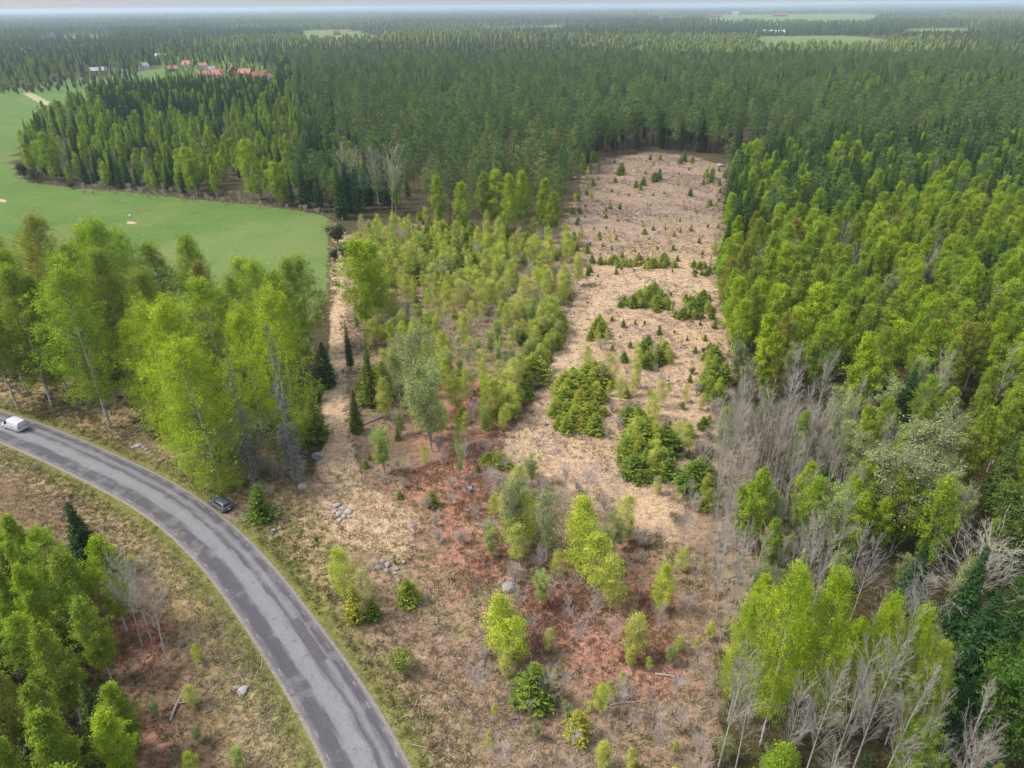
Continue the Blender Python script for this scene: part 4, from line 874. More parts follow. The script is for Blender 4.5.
LOOK = {'birch_tree': ['bright lime', 'fresh green', 'olive', 'copper tinged'], 'young_birch': ['bright lime', 'fresh yellow-green', 'pale yellowish', 'copper tinged'], 'sallow_tree': ['pale green', 'pale green', 'silvery green', 'greyish'],
        'bare_tree': ['leafless grey']*4, 'spruce_tree': ['dark', 'dark green', 'mid green', 'yellow-tipped'], 'young_conifer': ['dark green', 'green', 'bright green', 'yellow-green'],
        'pine_tree': ['blue-green', 'grey-green', 'olive green', 'yellowish green'], 'broadleaf_tree': ['fresh green']*4, 'shrub': ['dark', 'brown-green', 'mid green', 'yellow-green'], 'bare_shrub': ['twiggy grey-pink']*4, 'bare_sapling': ['thin leafless']*4}
used = {}
def auto_label(i):
    t = TREES[i]; nm = NAMES[t['k']]; pr = PROTO[t['k']][t['v']]
    look = LOOK[nm][0 if t['tint'] < .25 else 1 if t['tint'] < .55 else 2 if t['tint'] < .88 else 3]
    rel = t['h']/(pr[2] if t['k'] != 'tall' else 21)
    size = 'small ' if rel < .72 else 'tall ' if rel > 1.08 else ''
    for prec in (0, 1):
        fx, fy = VX[i]/10.24, VY[i]/7.68
        s = f"{size}{look} {CAT[nm]} in {t['zone']}, {round(fx*10**prec)/(10**prec):g}% across, {round(fy*10**prec)/(10**prec):g}% down"
        while len(re.findall(r"[A-Za-z0-9']+", s)) > 16:
            a_ = s.split(' ')
            if a_[0] in ('small', 'tall'): s = ' '.join(a_[1:])
            else: s = s.replace(look, look.replace('-', ' ').split(' ')[-1], 1) if (' ' in look or '-' in look) and look in s else s.replace(CAT[nm], CAT[nm].split(' ')[-1], 1); look = look.replace('-', ' ').split(' ')[-1]
            if s.split(' ')[0] == a_[0] and len(s) == len(' '.join(a_)): break
        if s not in used: break
    used[s] = 1
    return s
CARRY = {}; rest = {}
def grow(i):
    t = TREES[i]; tm, cm, h0, R0, cb = PROTO[t['k']][t['v']]; s = t['h']/h0; nm = NAMES[t['k']]
    hand_ = t['label'] is not None
    o = empty(nm, (t['x'], t['y'], t['z']-.03), t['rz'], t['label'] or auto_label(i), CAT[nm], None if hand_ else f"{CAT[nm]} trees of the {t['zone']}")
    o.scale = (s*t['w'], s*t['w'], s)
    a = link('trunk', tm, o); c = link('branches' if nm in ('bare_tree', 'bare_sapling') else 'crown', cm, o); c['tint'] = t['tint']
    CARRY.setdefault((t['k'], t['v']), (a, c))
for nm, ids in by.items():
    shown = [i for i in ids if VIS[i] >= 3 or TREES[i]['label']]
    shown.sort(key=lambda i: -(VIS[i]+(1e6 if TREES[i]['label'] else 0)))
    keep = shown[:LIMIT]
    for i in keep: grow(i)
    ks = set(keep)
    if len(shown) > LIMIT: rest[nm] = [i for i in ids if i not in ks]
    print(nm, len(ids), 'shown', len(shown), 'kept', len(keep))

def scatter_object(name, ids, label, cat):
    """one stuff object: points that carry copies of the tree meshes"""
    ids = [i for i in ids if (TREES[i]['k'], TREES[i]['v']) in CARRY]
    keys = sorted({(TREES[i]['k'], TREES[i]['v']) for i in ids})
    me = bpy.data.meshes.new(name); n = len(ids)
    me.vertices.add(n); me.vertices.foreach_set('co', np.array([[TREES[i]['x'], TREES[i]['y'], TREES[i]['z']-.03] for i in ids], np.float32).ravel())
    sc_ = []; 
    for i in ids:
        t = TREES[i]; s = t['h']/PROTO[t['k']][t['v']][2]; sc_.append((s*t['w'], s*t['w'], s))
    def A(nm_, ty, v): a_ = me.attributes.new(nm_, ty, 'POINT'); a_.data.foreach_set('vector' if ty == 'FLOAT_VECTOR' else 'value', np.asarray(v).ravel())
    A('scl', 'FLOAT_VECTOR', np.array(sc_, np.float32)); A('rot', 'FLOAT_VECTOR', np.array([(0, 0, TREES[i]['rz']) for i in ids], np.float32))
    A('tint', 'FLOAT', np.array([TREES[i]['tint'] for i in ids], np.float32)); A('pick', 'INT', np.array([keys.index((TREES[i]['k'], TREES[i]['v'])) for i in ids], np.int32))
    o = tag(link(name, me), label, cat, None, 'stuff')
    ng = bpy.data.node_groups.new(name, 'GeometryNodeTree')
    ng.interface.new_socket('Geometry', in_out='INPUT', socket_type='NodeSocketGeometry'); ng.interface.new_socket('Geometry', in_out='OUTPUT', socket_type='NodeSocketGeometry')
    N = ng.nodes; L = ng.links; gin = N.new('NodeGroupInput'); gout = N.new('NodeGroupOutput'); outer = N.new('GeometryNodeJoinGeometry')
    for key in reversed(keys):
        j = N.new('GeometryNodeJoinGeometry')
        for ob in CARRY[key]:
            oi = N.new('GeometryNodeObjectInfo'); oi.transform_space = 'ORIGINAL'; oi.inputs[0].default_value = ob; L.new(oi.outputs['Geometry'], j.inputs[0])
        gi_ = N.new('GeometryNodeGeometryToInstance'); L.new(j.outputs[0], gi_.inputs[0]); L.new(gi_.outputs[0], outer.inputs[0])
    ip = N.new('GeometryNodeInstanceOnPoints'); L.new(gin.outputs[0], ip.inputs['Points']); L.new(outer.outputs[0], ip.inputs['Instance']); ip.inputs['Pick Instance'].default_value = True
    for an, ty, tgt in (('scl', 'FLOAT_VECTOR', 'Scale'), ('rot', 'FLOAT_VECTOR', 'Rotation'), ('pick', 'INT', 'Instance Index')):
        q = N.new('GeometryNodeInputNamedAttribute'); q.data_type = ty; q.inputs[0].default_value = an
        L.new(q.outputs[0], ip.inputs[tgt])
    L.new(ip.outputs[0], gout.inputs[0])
    md = o.modifiers.new('trees', 'NODES'); md.node_group = ng
STUFFN = {'bare_sapling': ('sapling_scrub', 'remaining thin leafless saplings in the brush', 'scrub'), 'birch_tree': ('birch_woodland', 'remaining small birches massed in the woods on both sides', 'woodland'), 'spruce_tree': ('spruce_woodland', 'remaining dark spruces massed in the woods right and far left', 'woodland'), 'pine_tree': ('pine_woodland', 'grey-green pine forest canopy stretching behind the clearing', 'forest'),
          'young_conifer': ('conifer_saplings', 'smallest young conifers massed in the thickets', 'saplings'), 'young_birch': ('birch_saplings', 'smallest young birches massed in the thicket', 'saplings'), 'sallow_tree': ('sallow_scrub', 'remaining pale sallows massed in the woods', 'scrub'), 'bare_tree': ('leafless_scrub', 'remaining leafless stems massed in the woods', 'scrub'), 'bare_shrub': ('twiggy_scrub', 'remaining twiggy leafless shrubs', 'scrub'), 'shrub': ('low_scrub', 'remaining low shrubs', 'scrub'), 'broadleaf_tree': ('broadleaf_wood', 'remaining broadleaf trees', 'woodland')}
for nm, ids in rest.items(): scatter_object(STUFFN[nm][0], ids, STUFFN[nm][1], STUFFN[nm][2])

# ------------------------------------------------------------------ far forest to the horizon (one mass)
def far_forest():
    r = np.random.default_rng(5); V = []; TN = []; MI = []; F = []
    bands = ((840, 1300, 9, 17, 1), (1300, 2100, 12, 17, 1), (2100, 4000, 22, 17, 1.3), (4000, 7000, 42, 18, 2.2), (7000, 10800, 75, 20, 4))
    base = 0
    ex = [gp['field']]+farf
    for y0, y1, sp, hh, wd in bands:
        n = int((y1-y0)*1.6*y1/sp**2); P = np.c_[r.uniform(-.8*y1, .8*y1, n), r.uniform(y0, y1, n)]
        P = P[np.abs(P[:, 0]) < .80*P[:, 1]+60]
        for e in ex: P = P[~inside(P, e)]
        # thin out right behind the near woods
        pp = proj(np.c_[P, np.zeros(len(P))]); P = P[pp[:, 1] < 66.5]; n = len(P)
        big = np.sin(P[:, 0]/310+P[:, 1]/900)+np.sin(P[:, 0]/130-P[:, 1]/420+1)+.7*np.sin(P[:, 1]/170+P[:, 0]/800)
        sel = big+r.normal(0, .45, n); kind = np.where(sel > .75, 1, 0); kind = np.where((np.sin(P[:, 0]/340+2)+np.sin(P[:, 1]/260)+r.normal(0, .4, n)) > 1.6, 2, kind)
        stand = np.sin(P[:, 0]/420+P[:, 1]/250+3)+np.sin(P[:, 0]/190-P[:, 1]/330)
        h = hh*r.uniform(.6, 1.15, n)*(1+.16*stand); rad = np.where(kind == 0, 2.3, 3.0)*wd*r.uniform(.8, 1.25, n)
        k = 6; a = np.arange(k)/k*6.283
        ang = a[None]+r.uniform(0, 6.28, n)[:, None]
        def ring(fr, fz): 
            rr = rad[:, None]*fr[:, None]*r.uniform(.65, 1.3, (n, k)); return np.stack([P[:, :1]+rr*np.cos(ang), P[:, 1:]+rr*np.sin(ang), (h*fz)[:, None]*r.uniform(.9, 1.1, (n, k))], -1)
        con = kind == 0
        v = np.concatenate([ring(np.where(con, 1., .8), np.where(con, .12, .2)), ring(np.where(con, .78, 1.), np.where(con, .5, .55)), ring(np.where(con, .42, .6), np.where(con, .82, .85)), np.stack([P[:, 0], P[:, 1], h], 1)[:, None]], 1)
        per = 3*k+1; V.append(v.reshape(-1, 3))
        j = np.arange(k); j2 = (j+1) % k
        tri = np.concatenate([np.stack([j, j2, k+j2], 1), np.stack([j, k+j2, k+j], 1), np.stack([k+j, k+j2, 2*k+j2], 1), np.stack([k+j, 2*k+j2, 2*k+j], 1), np.stack([2*k+j, 2*k+j2, np.full(k, 3*k)], 1)])
        F.append((base+np.arange(n)[:, None, None]*per+tri[None]).reshape(-1, 3)); base += n*per
        TN.append(np.repeat(np.clip(r.normal(.5, .2, n)+.16*stand, 0, 1), len(tri))); MI.append(np.repeat(kind, len(tri)))
    b_ = MB(); b_.v = V; b_.n = base; b_.f = F; b_.tone = TN; b_.mi = MI
    def m_(name, lo, hi):
        mt, t, b = newmat(name); c = ramp(t, attr(t, 'tone'), [(.2, lo), (.8, hi)]); n = noise(t, .35, 3, .7, objco(t))
        c = mix(t, 1, c, ramp(t, n, [(.3, (.6, .6, .6)), (.7, (1.3, 1.3, 1.3))]), 'MULTIPLY')
        t.links.new(c, b.inputs['Base Color']); b.inputs['Roughness'].default_value = 1; b.inputs['Specular IOR Level'].default_value = .05; return mt
    o = b_.build('distant_forest', [m_('distant_conifers', (.044, .070, .025), (.108, .135, .044)), m_('distant_birches', (.095, .135, .034), (.155, .185, .050)), m_('distant_leafless', (.085, .080, .065), (.13, .12, .10))])
    tag(o, 'distant forest stretching to the hazy horizon', 'forest', None, 'stuff')
far_forest()

# ------------------------------------------------------------------ grass tufts and brushwood on the open ground (uncountable)
def cover(name, label, n, polys, reject, hgt, nb, mat, tonef, lean=.6, wd=.035):
    r = np.random.default_rng(abs(hash(name)) % 1000 if False else len(name)*17); pts = []
    for poly, share in polys:
        lo, hi = poly.min(0), poly.max(0); P = r.uniform(lo, hi, (int(n*share*2.2), 2)); P = P[inside(P, poly)][:int(n*share)]; pts.append(P)
    P = np.concatenate(pts); P = P[seen(P, 10, 1)]
    if reject is not None: P = P[~reject(P)]
    z = gz(P); k = nb; sz = r.uniform(.6, 1.4, len(P))
    base = np.repeat(np.c_[P, z-.03], k, 0)+np.c_[r.normal(0, .16, (len(P)*k, 2)), np.zeros(len(P)*k)]*np.repeat(sz, k)[:, None]
    d = r.normal(0, lean, (len(P)*k, 3)); d[:, 2] = np.abs(r.normal(.8, .25, len(P)*k)); d /= np.linalg.norm(d, axis=1)[:, None]; d *= (hgt*np.repeat(sz, k)*r.uniform(.6, 1.2, len(P)*k))[:, None]
    b_ = MB(); tn = np.clip(np.repeat(tonef(P, r), k)+r.normal(0, .12, len(P)*k), 0, 1); b_.blades(base, d, wd, tn, r)
    return tag(b_.build(name, mat), label, 'ground cover', None, 'stuff')
def covmat(name, stops):
    mt, t, b = newmat(name); t.links.new(ramp(t, attr(t, 'tone'), stops), b.inputs['Base Color']); b.inputs['Roughness'].default_value = 1; b.inputs['Specular IOR Level'].default_value = .05; return mt
TW = covmat('dead_twigs', [(0, (.13, .10, .085)), (.5, (.24, .20, .175)), (1, (.38, .34, .30))])
onroad = lambda P: (roadd(P) < HW+.9)
NEARP = GP([(-60, 445), (0, 445), (100, 495), (210, 585), (330, 780), (330, 830), (-300, 830)])
NEAR2 = GP([(-60, 360), (0, 380), (60, 400), (200, 470), (330, 470), (500, 470), (720, 560), (715, 850), (440, 850), (380, 720), (270, 570), (200, 495), (100, 448), (0, 408), (-60, 392)])
grassm = covmat('dry_grass', [(0, (.12, .10, .035)), (.3, (.20, .155, .075)), (.6, (.33, .255, .145)), (1, (.46, .37, .23))])
cover('dry_grass', 'dry straw-coloured grass tufts on the open ground', 30000, [(NEARP, .3), (NEAR2, .7)], onroad, .42, 9, grassm, lambda P, r: .45+.3*np.sin(P[:, 0]/4+P[:, 1]/6)+r.normal(0, .15, len(P)))
cover('margin_weeds', 'pale weeds along the ragged margin of the meadow', 5000, [(GP([(15, 166), (20, 177), (34, 184), (135, 193), (237, 203), (322, 215), (333, 222), (338, 220), (325, 210), (237, 199), (135, 189), (34, 180), (24, 172)]), .7), (GP([(328, 222), (338, 222), (336, 300), (318, 330), (312, 322), (327, 290)]), .3)], None, .7, 8, grassm, lambda P, r: r.uniform(.2, .95, len(P)), .7, .05)
cover('straw', 'pale straw litter on the clearing and track', 26000, [(gp['clear'], .8), (gp['track'], .2)], onroad, .30, 8, covmat('straw_litter', [(0, (.24, .16, .10)), (.4, (.38, .26, .155)), (.7, (.50, .37, .24)), (1, (.60, .46, .31))]), lambda P, r: .55+.2*np.sin(P[:, 0]/5+P[:, 1]/8)+r.normal(0, .15, len(P)), 1.1, .04)
cover('heather', 'purple-brown dwarf scrub and brushwood on the open ground', 26000, [(gp['plot'], .55), (gp['clear'], .45)], lambda P: (np.sin(P[:, 0]/5.3+1)+np.sin(P[:, 1]/7.1)+np.sin((P[:, 0]+P[:, 1])/3.1)) < .5, .55, 12, covmat('brushwood', [(0, (.075, .055, .045)), (.5, (.17, .125, .115)), (1, (.27, .21, .19))]), lambda P, r: r.uniform(.2, .9, len(P)), .8, .022)
cover('red_scrub', 'rust-red bilberry scrub in patches', 11000, [(gp['red1'], .45), (gp['red2'], .38), (gp['red3'], .17)], lambda P: (np.sin(P[:, 0]/3.3+2)+np.sin(P[:, 1]/4.1)+np.sin((P[:, 0]-P[:, 1])/2.3)) < .1, .33, 11, covmat('red_twigs', [(0, (.18, .065, .04)), (.5, (.33, .125, .075)), (1, (.44, .22, .13))]), lambda P, r: r.uniform(.1, .9, len(P)), .8, .03)
cover('twig_litter', 'fallen twigs and cut brash lying on the open ground', 15000, [(NEARP, .15), (gp['plot'], .4), (gp['clear'], .45)], lambda P: (np.sin(P[:, 0]/4.3+2)+np.sin(P[:, 1]/6.1)+np.sin((P[:, 0]-P[:, 1])/2.9)) < .3, 1.3, 5, TW, lambda P, r: r.uniform(0, 1, len(P)), 5.0, .035)
cover('low_greenery', 'low green bilberry and grass tufts in patches on the open ground', 14000, [(gp['plot'], .45), (gp['clear'], .35), (NEAR2, .2)], lambda P: (roadd(P) < HW+.9) | ((np.sin(P[:, 0]/3.7+4)+np.sin(P[:, 1]/5.2+2)+np.sin((P[:, 0]+P[:, 1])/2.6)) < .9), .38, 12, covmat('bilberry_green', [(0, (.07, .09, .02)), (.5, (.16, .19, .04)), (1, (.28, .28, .07))]), lambda P, r: r.uniform(.1, .9, len(P)), .8, .04)
VP = np.concatenate([_c+_n*(HW+.9), (_c+_n*(HW+6))[::-1]]); VP2 = np.concatenate([_c-_n*(HW+.7), (_c-_n*(HW+4.5))[::-1]])
cover('verge_grass', 'green grass along both road verges', 15000, [(VP, .62), (VP2, .38)], lambda P: (np.sin(P[:, 0]/2.7)+np.sin(P[:, 1]/3.3+1)) < -.5, .30, 10, covmat('green_grass', [(0, (.055, .075, .015)), (.5, (.11, .15, .025)), (1, (.21, .21, .06))]), lambda P, r: r.uniform(.2, .85, len(P)), .6, .03)
FLOORP = GP([(720, 300), (740, 400), (712, 480), (720, 620), (712, 800), (1250, 800), (1250, 420), (1030, 380)])
cover('forest_undergrowth', 'brown and green undergrowth on the forest floor', 15000, [(FLOORP, .6), (GP([(-150, 590), (60, 600), (130, 700), (140, 830), (-200, 830)]), .15), (GP([(-60, 300), (0, 300), (250, 345), (310, 400), (230, 470), (60, 405), (-60, 380)]), .25)], onroad, .6, 12, covmat('undergrowth', [(0, (.05, .04, .02)), (.4, (.10, .085, .035)), (.7, (.10, .13, .025)), (1, (.20, .17, .09))]), lambda P, r: r.uniform(0, 1, len(P)), .9, .045)

# ------------------------------------------------------------------ vehicles
def cyl(b_, c, ax, r_, L, n=20, mi=0, r2=None):
    c = np.array(c, float); ax = np.array(ax, float); ref = np.array([0, 0, 1.]) if abs(ax[2]) < .8 else np.array([1., 0, 0]); u = np.cross(ax, ref); u /= np.linalg.norm(u); v = np.cross(ax, u)
    a = np.arange(n)/n*6.28318; ring = lambda off, rr: c+ax*off+rr*(np.cos(a)[:, None]*u+np.sin(a)[:, None]*v)
    V = np.concatenate([ring(-L/2, r_*.92), ring(-L/2+.12*L, r_), ring(L/2-.12*L, r_), ring(L/2, (r2 or r_)*.92), [c-ax*L/2, c+ax*L/2]]); j = np.arange(n); j2 = (j+1) % n
    for k in range(3): b_.add(V, np.stack([k*n+j, k*n+j2, (k+1)*n+j2, (k+1)*n+j], 1), .5, mi) if k == 0 else b_.f.append(np.stack([k*n+j, k*n+j2, (k+1)*n+j2, (k+1)*n+j], 1)+b_.n-len(V)) or b_.tone.append(np.full(n, .5)) or b_.mi.append(np.full(n, mi))
    for e, k in ((4*n, 0), (4*n+1, 3)):
        b_.f.append(np.stack([k*n+j, k*n+j2, np.full(n, e)], 1)+b_.n-len(V)); b_.tone.append(np.full(n, .5)); b_.mi.append(np.full(n, mi))
def loft(b_, secs, mi=0):
    """secs: (y, z0, z1, half width low, half width mid, half width top)"""
    V = []
    for y, z0, z1, a, m_, t_ in secs:
        c = min(.12, (z1-z0)*.25); zm = z0+(z1-z0)*.48
        half = [(a-.06, z0), (a, z0+c*.6), (m_, zm), (t_, z1-c*.9), (t_-.13, z1), (0, z1+.02)]
        ring = half+[(-x, z) for x, z in half[::-1][1:]]; V += [(x, y, z) for x, z in ring]
    k = 11; n = len(secs); F = []
    for i in range(n-1):
        for j in range(k): F.append((i*k+j, (i+1)*k+j, (i+1)*k+(j+1) % k, i*k+(j+1) % k))
    b_.add(V, F, .5, mi)
    b_.add(V[:k], [list(range(k))], .5, mi); b_.add(V[-k:], [list(range(k))[::-1]], .5, mi)
def vehicle(name, label, cat, loc, rz, secs, paint, wheels, panels, wr=.32, hw=.82, bumper=True):
    o = empty(name, loc, rz, label, cat)
    b_ = MB(); loft(b_, secs); bo = b_.build('body', paint, o, True)
    bv = bo.modifiers.new('bevel', 'BEVEL'); bv.width = .03; bv.segments = 2; bv.limit_method = 'ANGLE'; bv.angle_limit = R(28)
    for x in (-1, 1):
        for y in wheels:
            b_ = MB(); cyl(b_, (x*(hw-.10), y, wr), (1, 0, 0), wr, .21, 24); wo = b_.build('wheel', MAT['rubber'], o, True)
            b_ = MB(); cyl(b_, (x*(hw+.008), y, wr), (1, 0, 0), wr*.62, .03, 16); b_.build('rim', MAT['rim'], wo)
            b_ = MB(); a = np.linspace(-.25, math.pi+.25, 14); b_.tube(np.c_[np.full(14, x*(hw+.005)), y+(wr+.06)*np.cos(a), wr+(wr+.06)*np.sin(a)], .035, 5); b_.build('wheel_arch', MAT['black'], o)
    for nm, mat, quads in panels:
        b_ = MB()
        for q in quads:
            q = np.array(q, float); nr = np.cross(q[1]-q[0], q[-1]-q[0]); nr /= np.linalg.norm(nr)+1e-9; n = len(q)
            cen = q.mean(0)-np.array([0, 0, .85]); 
            if nr @ cen < 0: nr = -nr
            V = np.concatenate([q+nr*.018, q-nr*.03]); b_.add(V, [list(range(n))]); b_.add(V, [(i, (i+1) % n, n+(i+1) % n, n+i) for i in range(n)])
        b_.build(nm, MAT[mat], o)
    for x in (-1, 1):
        b_ = MB(); b_.box(min(x*(hw+.02), x*(hw+.20)), max(x*(hw+.02), x*(hw+.20)), .98, 1.10, .98, 1.14); b_.build('wing_mirror', MAT['black'] if paint is MAT['white'] else paint, o)
    return o
def both(q): return [q, [(-x, y, z) for x, y, z in q]]
def heading(p0, p1):
    d = np.array(p1)-np.array(p0); return math.atan2(d[1], d[0])-math.pi/2
vsec = [(-2.22, .40, 1.60, .74, .80, .62), (-2.14, .30, 1.76, .82, .87, .68), (-1.5, .24, 1.84, .86, .90, .72), (.1, .24, 1.87, .86, .90, .72), (.62, .24, 1.80, .86, .90, .70), (1.42, .24, 1.12, .86, .89, .74), (2.02, .26, .95, .82, .86, .70), (2.22, .36, .78, .70, .76, .62)]
g, s_, off_, i_ = at_road(14, 423)
gv = _c[i_]+_n[i_]*(HW*.16)+_t[i_]*2.0
hdv = math.atan2(-_t[i_][1], -_t[i_][0])-math.pi/2
vehicle('delivery_van', 'small white panel van driving away on the road at the left frame edge', 'van', (gv[0], gv[1], .115), hdv, vsec, MAT['white'], (-1.38, 1.35), [
    ('windscreen', 'glass', [[(-.62, .70, 1.75), (.62, .70, 1.75), (.74, 1.36, 1.20), (-.74, 1.36, 1.20)]]),
    ('side_window', 'glass', [[(.745, .50, 1.66), (.875, .42, 1.16), (.87, 1.28, 1.14), (.765, .80, 1.60)]]), ('side_window', 'glass', [[(-.745, .50, 1.66), (-.875, .42, 1.16), (-.87, 1.28, 1.14), (-.765, .80, 1.60)]]),
    ('rear_door', 'white', [[(-.62, -2.19, 1.58), (-.01, -2.19, 1.58), (-.01, -2.235, .62), (-.72, -2.235, .62)]]), ('rear_door', 'white', [[(.62, -2.19, 1.58), (.01, -2.19, 1.58), (.01, -2.235, .62), (.72, -2.235, .62)]]),
    ('door_trim', 'black', [[(-.66, -2.25, .98), (.66, -2.25, .98), (.66, -2.25, .94), (-.66, -2.25, .94)]]),
    ('rear_bumper', 'white', [[(-.80, -2.25, .56), (.80, -2.25, .56), (.80, -2.25, .34), (-.80, -2.25, .34)]]),
    ('number_plate', 'plate', [[(-.26, -2.27, .80), (.26, -2.27, .80), (.26, -2.27, .69), (-.26, -2.27, .69)]]),
    ('taillight', 'red', [[(-.83, -2.18, 1.20), (-.74, -2.22, 1.20), (-.76, -2.24, .75), (-.85, -2.2, .75)]]), ('taillight', 'red', [[(.83, -2.18, 1.20), (.74, -2.22, 1.20), (.76, -2.24, .75), (.85, -2.2, .75)]]),
    ('headlight', 'clear', [[(-.80, 2.06, .82), (-.55, 2.18, .82), (-.55, 2.22, .66), (-.80, 2.14, .66)]]), ('headlight', 'clear', [[(.80, 2.06, .82), (.55, 2.18, .82), (.55, 2.22, .66), (.80, 2.14, .66)]]),
    ('side_decal', 'decal', both([(.90, -1.0, 1.02), (.90, -.35, 1.02), (.90, -.35, .80), (.90, -1.0, .80)])),
    ('roof_rib', 'white', [[(-.5, y, 1.885), (.5, y, 1.885), (.5, y+.06, 1.885), (-.5, y+.06, 1.885)] for y in (-1.3, -.7, -.1)])], .32, .84)
hsec = [(-2.05, .42, .98, .70, .76, .66), (-1.95, .30, 1.05, .80, .84, .70), (-1.2, .22, 1.00, .82, .87, .78), (.9, .22, .98, .82, .87, .76), (1.55, .24, .88, .80, .84, .70), (2.0, .32, .72, .68, .72, .60)]
gc = G(222, 506); ic = at_road(222, 506)[3]; hdc = math.atan2(-_t[ic][1], -_t[ic][0])-math.pi/2
gc = _c[ic]+_n[ic]*(HW+1.15)-_t[ic]*.1
cs = vehicle('parked_car', 'dark grey hatchback parked on the gravel edge of the road bend', 'car', (gc[0], gc[1], .03), hdc+.05, hsec, MAT['dark'], (-1.25, 1.25), [
    ('number_plate', 'plate', [[(-.26, -2.08, .72), (.26, -2.08, .72), (.26, -2.08, .60), (-.26, -2.08, .60)]]),
    ('taillight', 'red', [[(-.80, -1.96, .98), (-.46, -2.05, .98), (-.46, -2.06, .78), (-.80, -1.99, .78)]]), ('taillight', 'red', [[(.80, -1.96, .98), (.46, -2.05, .98), (.46, -2.06, .78), (.80, -1.99, .78)]]),
    ('rear_bumper', 'black', [[(-.74, -2.07, .48), (.74, -2.07, .48), (.74, -2.07, .30), (-.74, -2.07, .30)]]),
    ('headlight', 'clear', [[(-.78, 1.66, .80), (-.50, 1.92, .78), (-.50, 1.97, .66), (-.78, 1.74, .66)]]), ('headlight', 'clear', [[(.78, 1.66, .80), (.50, 1.92, .78), (.50, 1.97, .66), (.78, 1.74, .66)]])], .31, .81)
b_ = MB(); loft(b_, [(-1.92, .98, 1.04, .70, .70, .60), (-1.55, .96, 1.40, .76, .70, .58), (-1.1, .96, 1.47, .78, .72, .58), (-.1, .96, 1.48, .79, .73, .58), (.35, .96, 1.40, .79, .72, .57), (1.05, .95, 1.01, .76, .74, .62)])
cab = b_.build('cabin', MAT['dark'], cs, True)
for nm, q in (('rear_window', [(-.55, -1.62, 1.36), (.55, -1.62, 1.36), (.64, -1.88, 1.06), (-.64, -1.88, 1.06)]), ('windscreen', [(-.53, .42, 1.40), (.53, .42, 1.40), (.66, .98, 1.05), (-.66, .98, 1.05)]),
              ('side_window', [(.66, -1.35, 1.36), (.765, -1.50, 1.05), (.765, .75, 1.03), (.66, .25, 1.36)]), ('side_window', [(-.66, -1.35, 1.36), (-.765, -1.50, 1.05), (-.765, .75, 1.03), (-.66, .25, 1.36)])):
    q = np.array(q, float); nr = np.cross(q[1]-q[0], q[-1]-q[0]); nr /= np.linalg.norm(nr); 
    if nr @ (q.mean(0)-np.array([0, -.4, 1.0])) < 0: nr = -nr
    b_ = MB(); V = np.concatenate([q+nr*.03, q-nr*.03]); b_.add(V, [(0, 1, 2, 3)]); b_.add(V, [(i, (i+1) % 4, 4+(i+1) % 4, 4+i) for i in range(4)]); b_.build(nm, MAT['glass'], cab)

cs.scale = (.92, .92, .92)
# ------------------------------------------------------------------ street lamps in the birch clump
for (px, py, top, lb) in ((47, 360, 309, 'street lamp with pale head among birches above the white van'), (30, 338, 292, 'further street lamp with pale head, half hidden behind left birches')):
    p = G(px, py); hh = height_for(px, py, top); o = empty('street_lamp', (p[0], p[1], gz1(p)), R(200), lb, 'street lamp', 'street lamps by the left birches')
    b_ = MB(); b_.tube([(0, 0, 0), (0, 0, hh*.5), (0, 0, hh-.25), (.15, 0, hh), (.9, 0, hh+.12)], [.09, .075, .06, .05, .04], 8); b_.build('pole', MAT['steel'], o, True)
    b_ = MB(); loft(b_, [(-.62, hh+.06, hh+.14, .10, .12, .09), (-.2, hh+.04, hh+.24, .17, .19, .16), (.3, hh+.06, hh+.18, .10, .12, .1)]); hd = b_.build('lamp_head', MAT['lamp'], o, True); hd.rotation_euler = (0, 0, R(90)); hd.location = (1.15, 0, .02)

# ------------------------------------------------------------------ stones, stumps, logs, marker
def rock_mesh(b_, c, r_, seed, flat=.65):
    r = np.random.default_rng(seed); bm = bmesh.new(); bmesh.ops.create_icosphere(bm, subdivisions=2, radius=1)
    V = np.array([v.co[:] for v in bm.verts]); F = np.array([[v.index for v in f.verts] for f in bm.faces]); bm.free()
    for _ in range(7):
        n = r.normal(size=3); n /= np.linalg.norm(n); d = r.uniform(.55, .85); k = V @ n; V = V-np.maximum(k-d, 0)[:, None]*n
    V = V*(1+.06*np.sin(V[:, :1]*7+seed)*np.sin(V[:, 1:2]*6))*np.array([r.uniform(.85, 1.2), r.uniform(.8, 1.1), flat]); V = V*r_+np.array(c)
    b_.add(V, F)
def rock(px, py, size, label, mat='stone', group=None, name='boulder', dz=0.0):
    p = G(px, py); b_ = MB(); rock_mesh(b_, (0, 0, size*.32), size, int(px*7+py)); o = b_.build(name, MAT[mat]); o.location = (p[0], p[1], gz1(p)-.05+dz); o.rotation_euler = (0, 0, px*1.3); tag(o, label, 'boulder' if name == 'boulder' else 'stone', group)
rock(318, 458, .95, 'round grey boulder standing alone beside the straw track', 'stone'); rock(303, 489, .65, 'pale boulder at the foot of bare trunks, right of parked car', 'palestone'); rock(508, 588, 1.0, 'big grey boulder in dry grass behind two lime young birches')
rock(243, 692, .55, 'pale lichen-spotted boulder on the bank left of the road', 'palestone'); rock(237, 689, .35, 'smaller stone against the lichen-spotted boulder by the road', 'stone'); rock(640, 196, .6, 'pale stone between young pines in the upper clearing', 'palestone')
